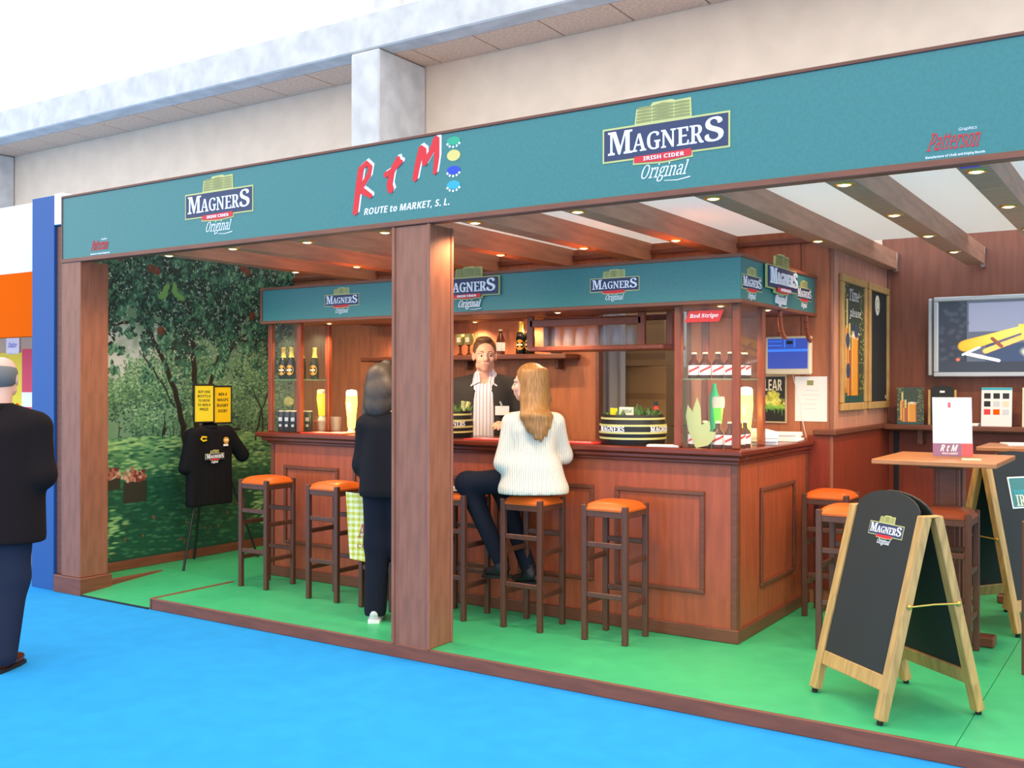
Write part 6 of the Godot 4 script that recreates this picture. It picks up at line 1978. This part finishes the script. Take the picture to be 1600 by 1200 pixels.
func seated_woman() -> void:
	# local -z is the way her chest faces, from the stool towards the bar and the mural
	var o := person("woman with long fair hair in a cream pin-striped jacket seated on a bar stool", Vector3(-3.385, PY, -0.84), 0.62)
	var sy := 0.83
	var hc := Vector3(-0.03, sy + 0.695, -0.04)
	var hb := Basis(Vector3.UP, 1.2)
	var body := Shape.new()
	head(body, hc, hb, 0.98, true, Vector3(0, sy + 0.53, 0.0))
	var f := Field.new(Vector3(-0.75, 0.0, -0.6), Vector3(0.4, sy + 0.6, 0.25), 0.016, 45.0)
	f.cap(Vector3(0, sy + 0.42, -0.02), Vector3(0, sy + 0.1, -0.01), 0.072, 0.085)
	f.cap(Vector3(-0.13, sy + 0.47, 0.0), Vector3(0.13, sy + 0.47, 0.0), 0.045, 0.045)
	# thighs towards the mural, shins down to the rungs
	var hipL := Vector3(-0.09, sy + 0.09, -0.02)
	var hipR := Vector3(0.08, sy + 0.09, -0.04)
	var kneeL := Vector3(-0.42, sy + 0.05, -0.2)
	var kneeR := Vector3(-0.2, sy + 0.03, -0.36)
	var ankL := Vector3(-0.2, 0.39, -0.12)
	var ankR := Vector3(-0.02, 0.33, -0.2)
	f.cap(hipL, kneeL, 0.075, 0.05)
	f.cap(kneeL, ankL, 0.048, 0.032)
	f.cap(hipR, kneeR, 0.075, 0.05)
	f.cap(kneeR, ankR, 0.048, 0.032)
	var shL := Vector3(-0.145, sy + 0.455, 0.0)
	var shR := Vector3(0.145, sy + 0.455, 0.0)
	var elL := Vector3(-0.195, sy + 0.2, 0.03)
	var elR := Vector3(0.205, sy + 0.24, -0.08)
	var wrL := Vector3(-0.15, sy + 0.39, -0.14)
	var wrR := Vector3(0.12, sy + 0.42, -0.25)
	f.cap(shL, elL, 0.042, 0.036)
	f.cap(elL, wrL, 0.034, 0.026)
	f.cap(shR, elR, 0.042, 0.036)
	f.cap(elR, wrR, 0.034, 0.026)
	f.shape(body)
	hand(body, wrL + Vector3(0, 0.01, -0.01), wrL - elL, Vector3(0.9, 0.0, -0.4), 1.0, 0.9)
	hand(body, wrR + Vector3(0, 0.005, -0.01), wrR - elR, Vector3(-0.5, -0.7, 0.2), -1.0, 0.7)
	part(o, "body", body.done(), M["skin"])
	face_parts(o, hc, hb, 0.98)
	# jacket with a flared skirt
	var j := Field.new(Vector3(-0.36, sy - 0.02, -0.3), Vector3(0.38, sy + 0.6, 0.26), 0.011, 60.0)
	for s in [-1, 1]:
		j.cap(Vector3(s * 0.058, sy + 0.4, 0.0), Vector3(s * 0.04, sy + 0.25, 0.005), 0.094, 0.086)
		j.cap(Vector3(s * 0.04, sy + 0.25, 0.005), Vector3(s * 0.06, sy + 0.16, 0.015), 0.086, 0.112)
		j.cap(Vector3(s * 0.06, sy + 0.16, 0.015), Vector3(s * 0.085, sy + 0.03, 0.02), 0.112, 0.14)
		j.cap(Vector3(s * 0.045, sy + 0.495, 0.01), Vector3(s * 0.125, sy + 0.46, 0.0), 0.042, 0.052)
	j.cap(Vector3(0, sy + 0.25, 0.02), Vector3(0, sy + 0.03, 0.05), 0.07, 0.12)
	j.cap(shL, elL, 0.052, 0.047)
	j.cap(elL, wrL.lerp(elL, 0.12), 0.047, 0.036)
	j.cap(shR, elR, 0.052, 0.047)
	j.cap(elR, wrR.lerp(elR, 0.3), 0.046, 0.038)
	j.cut_plane(Vector3(0, -1, 0), -(sy + 0.01))
	j.cut_ell(Vector3(0, sy + 0.59, -0.04), Vector3(0.055, 0.06, 0.06))
	part(o, "jacket", j.mesh(), M["striped cream cloth"])
	var t := Field.new(Vector3(-0.6, 0.25, -0.5), Vector3(0.32, sy + 0.25, 0.24), 0.014, 50.0)
	t.cap(Vector3(-0.08, sy + 0.085, 0.01), Vector3(0.08, sy + 0.085, 0.01), 0.092, 0.092)
	t.cap(hipL, kneeL, 0.085, 0.07)
	t.cap(kneeL, ankL, 0.07, 0.052)
	t.cap(hipR, kneeR, 0.085, 0.07)
	t.cap(kneeR, ankR, 0.068, 0.052)
	t.cut_plane(Vector3(0, -1, 0), -0.3)
	part(o, "trousers", t.mesh(), M["navy cloth"])
	shoe(o, ankL + Vector3(0, -0.02, 0), Vector3(-0.55, -0.12, -0.8), M["black"], M["rubber"])
	shoe(o, ankR + Vector3(0, -0.02, 0), Vector3(-0.5, -0.15, -0.85), M["black"], M["rubber"])
	# long straight hair, many locks
	var hr := Field.new(Vector3(-0.26, sy + 0.28, -0.25), Vector3(0.24, sy + 0.86, 0.22), 0.0065, 150.0)
	hr.ell(hc + hb * Vector3(0, 0.045, 0.022), Vector3(0.087, 0.096, 0.104), hb)
	var r := RandomNumberGenerator.new()
	r.seed = 5
	for i in 46:
		var a := lerpf(-2.05, 2.05, (i + r.randf() * 0.8) / 46.0)
		var top := hc + hb * Vector3(sin(a) * 0.078, 0.06 + r.randf() * 0.03, 0.025 + cos(a) * 0.085)
		var mid := hc + hb * Vector3(sin(a) * 0.092, -0.09, 0.03 + cos(a) * 0.09)
		var side := clampf(a / 2.05, -1.0, 1.0)
		var shoulder := Vector3(0.02 + side * 0.085 + r.randf_range(-0.01, 0.01), hc.y - 0.2, 0.128 - 0.05 * side * side)
		var low := Vector3(0.025 + side * 0.075 + r.randf_range(-0.012, 0.012), hc.y - r.randf_range(0.27, 0.37) * (1.0 - 0.22 * absf(side)), 0.142 - 0.04 * side * side)
		hr.cap(top, mid, 0.014, 0.0155)
		hr.cap(mid, shoulder, 0.0155, 0.0145)
		hr.cap(shoulder, low, 0.0145, 0.005)
	hr.cut_ell(hc + hb * Vector3(0, -0.035, -0.095), Vector3(0.086, 0.125, 0.1), hb)
	part(o, "hair", hr.mesh(), M["fair hair"])


func leaning_person() -> void:
	var o := person("dark-haired person in black jacket and trousers facing the bar beside the front pillar", Vector3(-4.25, PY, -0.476), 0.5)
	var body := Shape.new()
	var hc := Vector3(-0.075, 1.5, -0.1)
	var hb := Basis(Vector3.UP, -0.35) * Basis(Vector3.RIGHT, -0.5)
	head(body, hc, hb, 1.0, true, Vector3(0, 1.34, -0.03))
	var f := Field.new(Vector3(-0.36, 0.0, -0.6), Vector3(0.45, 1.5, 0.3), 0.016, 45.0)
	f.cap(Vector3(0, 1.25, -0.03), Vector3(0, 0.98, 0.02), 0.1, 0.11)
	f.cap(Vector3(-0.13, 1.27, -0.03), Vector3(0.13, 1.27, -0.05), 0.05, 0.05)
	for s in [-1, 1]:
		f.cap(Vector3(s * 0.085, 0.92, 0.02), Vector3(s * 0.085, 0.5, 0.0), 0.08, 0.052)
		f.cap(Vector3(s * 0.085, 0.5, 0.0), Vector3(s * 0.085, 0.1, 0.06), 0.05, 0.036)
	f.cap(Vector3(-0.165, 1.26, -0.03), Vector3(-0.19, 1.0, -0.03), 0.045, 0.038)
	f.cap(Vector3(-0.19, 1.0, -0.03), Vector3(-0.15, 0.86, -0.17), 0.036, 0.028)
	f.cap(Vector3(0.165, 1.26, -0.05), Vector3(0.24, 1.12, -0.2), 0.045, 0.038)
	f.cap(Vector3(0.24, 1.12, -0.2), Vector3(0.12, 1.14, -0.44), 0.036, 0.028)
	f.shape(body)
	hand(body, Vector3(-0.15, 0.855, -0.175), Vector3(0.1, -0.95, -0.3), Vector3(0.8, 0, -0.3), 1.0, 1.2)
	hand(body, Vector3(0.12, 1.14, -0.45), Vector3(-0.4, 0.0, -0.9), Vector3(-0.2, -0.9, 0), -1.0, 0.6)
	part(o, "body", body.done(), M["skin"])
	var hr := Field.new(hc - Vector3.ONE * 0.26, hc + Vector3.ONE * 0.22, 0.008, 120.0)
	hr.ell(hc + hb * Vector3(0, 0.05, 0.03), Vector3(0.108, 0.108, 0.118), hb)
	hr.ell(hc + Vector3(0, -0.07, 0.06), Vector3(0.115, 0.14, 0.085), hb)
	hr.ell(hc + Vector3(0, 0.0, 0.075), Vector3(0.112, 0.11, 0.07), hb)
	for s in [-1, 1]:
		hr.cap(hc + hb * Vector3(s * 0.09, 0.0, 0.02), hc + Vector3(s * 0.1, -0.17, 0.05), 0.04, 0.03)
	hr.ell(hc + Vector3(0.03, 0.16, 0.0), Vector3(0.035, 0.026, 0.035), hb)
	hr.cut_ell(hc + hb * Vector3(0, -0.04, -0.09), Vector3(0.085, 0.11, 0.1), hb)
	part(o, "hair", hr.mesh(), M["dark hair"])
	var j := Field.new(Vector3(-0.36, 0.76, -0.5), Vector3(0.36, 1.52, 0.28), 0.013, 50.0)
	for s in [-1, 1]:
		j.cap(Vector3(s * 0.06, 1.22, -0.02), Vector3(s * 0.07, 0.84, 0.03), 0.115, 0.13)
		j.cap(Vector3(s * 0.05, 1.32, -0.03), Vector3(s * 0.15, 1.26, -0.03), 0.05, 0.062)
	j.cap(Vector3(-0.165, 1.25, -0.03), Vector3(-0.19, 1.0, -0.03), 0.07, 0.062)
	j.cap(Vector3(-0.19, 1.0, -0.03), Vector3(-0.16, 0.88, -0.15), 0.058, 0.048)
	j.cap(Vector3(0.165, 1.25, -0.05), Vector3(0.24, 1.12, -0.2), 0.07, 0.06)
	j.cap(Vector3(0.24, 1.12, -0.2), Vector3(0.13, 1.14, -0.42), 0.056, 0.046)
	j.cut_plane(Vector3(0, -1, 0), -0.8)
	part(o, "jacket", j.mesh(), M["black cloth"])
	var cl := part(o, "collar", Shape.new().lathe([Vector2(0.062, 0.0), Vector2(0.072, 0.02), Vector2(0.06, 0.045)], 16, Transform3D(Basis(Vector3.RIGHT, -0.5), Vector3(0, 1.34, -0.05))).done(), M["white paper"])
	cl.set_meta("label", "white shirt collar")
	var t := Field.new(Vector3(-0.26, 0.03, -0.22), Vector3(0.26, 1.02, 0.26), 0.014, 50.0)
	for s in [-1, 1]:
		t.cap(Vector3(s * 0.08, 0.93, 0.03), Vector3(s * 0.088, 0.5, 0.01), 0.105, 0.078)
		t.cap(Vector3(s * 0.088, 0.5, 0.01), Vector3(s * 0.09, 0.07, 0.06), 0.074, 0.07)
	part(o, "trousers", t.mesh(), M["navy cloth"])
	for s in [-1, 1]:
		shoe(o, Vector3(s * 0.09, 0.09, 0.06), Vector3(s * 0.1, 0, -1), M["light grey"], M["white paper"])
	# the bag held at her side
	var b := thing("shopping_bag", "yellow checked plastic shopping bag held low by the dark-haired person", "bag", Vector3(-4.455, PY + 0.37, -0.5), 0.5)
	var bs := Shape.new()
	var n := 10
	for s in [-1.0, 1.0]:
		for i in n:
			for k in n:
				var q := []
				for c in [[i, k], [i + 1, k], [i + 1, k + 1], [i, k + 1]]:
					var u: float = float(c[0]) / n
					var w: float = float(c[1]) / n
					q.append(Vector3((u - 0.5) * (0.22 + 0.1 * w) - 0.02 * (1.0 - w), w * 0.44 - 0.03 * u, s * (0.004 + 0.03 * sin(PI * u) * (1.1 - w)) + 0.006 * sin(u * 14.0 + w * 5.0)))
				bs.flat(q[0], q[1], q[2], Vector3(0, 0, s))
				bs.flat(q[0], q[2], q[3], Vector3(0, 0, s))
	part(b, "sack", bs.done(), M["yellow check"])
	part(b, "lettering", letters("A", "serif bold", 0.06, 0.09, 0.002), M["lips"], at(-0.035, 0.19, 0.046))
	part(b, "small_lettering", letters("co", "serif", 0.06, 0.03, 0.002), M["lips"], at(-0.04, 0.09, 0.046))
	part(b, "handle", Shape.new().tube([Vector3(-0.04, 0.42, 0), Vector3(0.04, 0.48, 0), Vector3(0.1, 0.47, -0.05), Vector3(0.07, 0.41, 0)], 0.008, 6).done(), M["white paper"])


func passer_by() -> void:
	var o := person("balding man in a long dark coat walking away along the blue carpet", Vector3(-5.6, 0, 1.36), 0.62)
	var hc := Vector3(0.0, 1.63, -0.03)
	var hb := Basis(Vector3.UP, 0.1)
	var body := Shape.new()
	head(body, hc, hb, 1.04, false, Vector3(0, 1.44, 0.01))
	var f := Field.new(Vector3(-0.4, 0.0, -0.5), Vector3(0.42, 1.48, 0.3), 0.017, 45.0)
	f.cap(Vector3(0, 1.32, 0.0), Vector3(0, 0.96, 0), 0.11, 0.11)
	f.cap(Vector3(-0.15, 1.37, 0.0), Vector3(0.15, 1.37, 0.0), 0.055, 0.055)
	f.cap(Vector3(-0.09, 0.92, 0), Vector3(-0.1, 0.5, -0.1), 0.085, 0.055)
	f.cap(Vector3(-0.1, 0.5, -0.1), Vector3(-0.1, 0.1, 0.02), 0.052, 0.036)
	f.cap(Vector3(0.09, 0.92, 0), Vector3(0.09, 0.5, 0.04), 0.085, 0.055)
	f.cap(Vector3(0.09, 0.5, 0.04), Vector3(0.08, 0.1, 0.14), 0.052, 0.036)
	f.cap(Vector3(0.21, 1.35, 0.0), Vector3(0.25, 1.08, 0.03), 0.045, 0.038)
	f.cap(Vector3(0.25, 1.08, 0.03), Vector3(0.17, 1.08, -0.22), 0.036, 0.028)
	f.cap(Vector3(-0.21, 1.35, 0.0), Vector3(-0.25, 1.08, 0.02), 0.045, 0.038)
	f.cap(Vector3(-0.25, 1.08, 0.02), Vector3(-0.2, 1.02, -0.22), 0.036, 0.028)
	f.shape(body)
	hand(body, Vector3(0.17, 1.08, -0.23), Vector3(-0.3, 0.1, -0.95), Vector3(-0.9, -0.2, 0), 1.0, 0.8)
	hand(body, Vector3(-0.2, 1.02, -0.23), Vector3(0.2, 0.0, -0.95), Vector3(0.9, -0.2, 0), -1.0, 0.8)
	part(o, "body", body.done(), M["skin"])
	face_parts(o, hc, hb, 1.04)
	var hr := Field.new(hc - Vector3.ONE * 0.17, hc + Vector3.ONE * 0.17, 0.007, 140.0)
	hr.ell(hc + hb * Vector3(0, 0.022, 0.022), Vector3(0.086, 0.086, 0.1), hb)
	hr.cut_ell(hc + hb * Vector3(0, 0.11, -0.02), Vector3(0.11, 0.065, 0.14), hb)
	hr.cut_ell(hc + hb * Vector3(0, 0.0, -0.085), Vector3(0.1, 0.14, 0.1), hb)
	hr.cut_plane(Vector3(0, -1, 0.0), -(hc.y - 0.055))
	part(o, "hair", hr.mesh(), M["grey hair"])
	var j := Field.new(Vector3(-0.42, 0.62, -0.4), Vector3(0.44, 1.5, 0.28), 0.013, 50.0)
	for s in [-1, 1]:
		j.cap(Vector3(s * 0.085, 1.3, 0.0), Vector3(s * 0.1, 0.74, 0.015), 0.15, 0.155)
		j.cap(Vector3(s * 0.05, 1.43, 0.015), Vector3(s * 0.19, 1.36, 0.0), 0.06, 0.075)
	j.cap(Vector3(0.21, 1.35, 0.0), Vector3(0.25, 1.08, 0.03), 0.076, 0.068)
	j.cap(Vector3(0.25, 1.08, 0.03), Vector3(0.18, 1.08, -0.2), 0.066, 0.052)
	j.cap(Vector3(-0.21, 1.35, 0.0), Vector3(-0.25, 1.08, 0.02), 0.076, 0.068)
	j.cap(Vector3(-0.25, 1.08, 0.02), Vector3(-0.2, 1.02, -0.2), 0.066, 0.052)
	j.cut_plane(Vector3(0, -1, 0), -0.7)
	j.cut_ell(Vector3(0, 1.51, -0.02), Vector3(0.07, 0.06, 0.075))
	part(o, "coat", j.mesh(), M["coat cloth"])
	part(o, "collar", Shape.new().lathe([Vector2(0.08, 0.0), Vector2(0.086, 0.02), Vector2(0.07, 0.05)], 18, at(0, 1.44, 0.005)).done(), M["coat cloth"])
	var t := Field.new(Vector3(-0.28, 0.03, -0.3), Vector3(0.28, 1.02, 0.36), 0.014, 50.0)
	t.cap(Vector3(-0.09, 0.92, 0), Vector3(-0.1, 0.5, -0.1), 0.105, 0.085)
	t.cap(Vector3(-0.1, 0.5, -0.1), Vector3(-0.1, 0.08, 0.02), 0.082, 0.075)
	t.cap(Vector3(0.09, 0.92, 0), Vector3(0.09, 0.5, 0.04), 0.105, 0.085)
	t.cap(Vector3(0.09, 0.5, 0.04), Vector3(0.08, 0.08, 0.14), 0.082, 0.075)
	part(o, "trousers", t.mesh(), M["denim"])
	shoe(o, Vector3(-0.1, 0.09, 0.02), Vector3(-0.1, 0, -1), M["brown glass"], M["rubber"])
	shoe(o, Vector3(0.08, 0.09, 0.14), Vector3(0.15, 0, -1), M["brown glass"], M["rubber"])
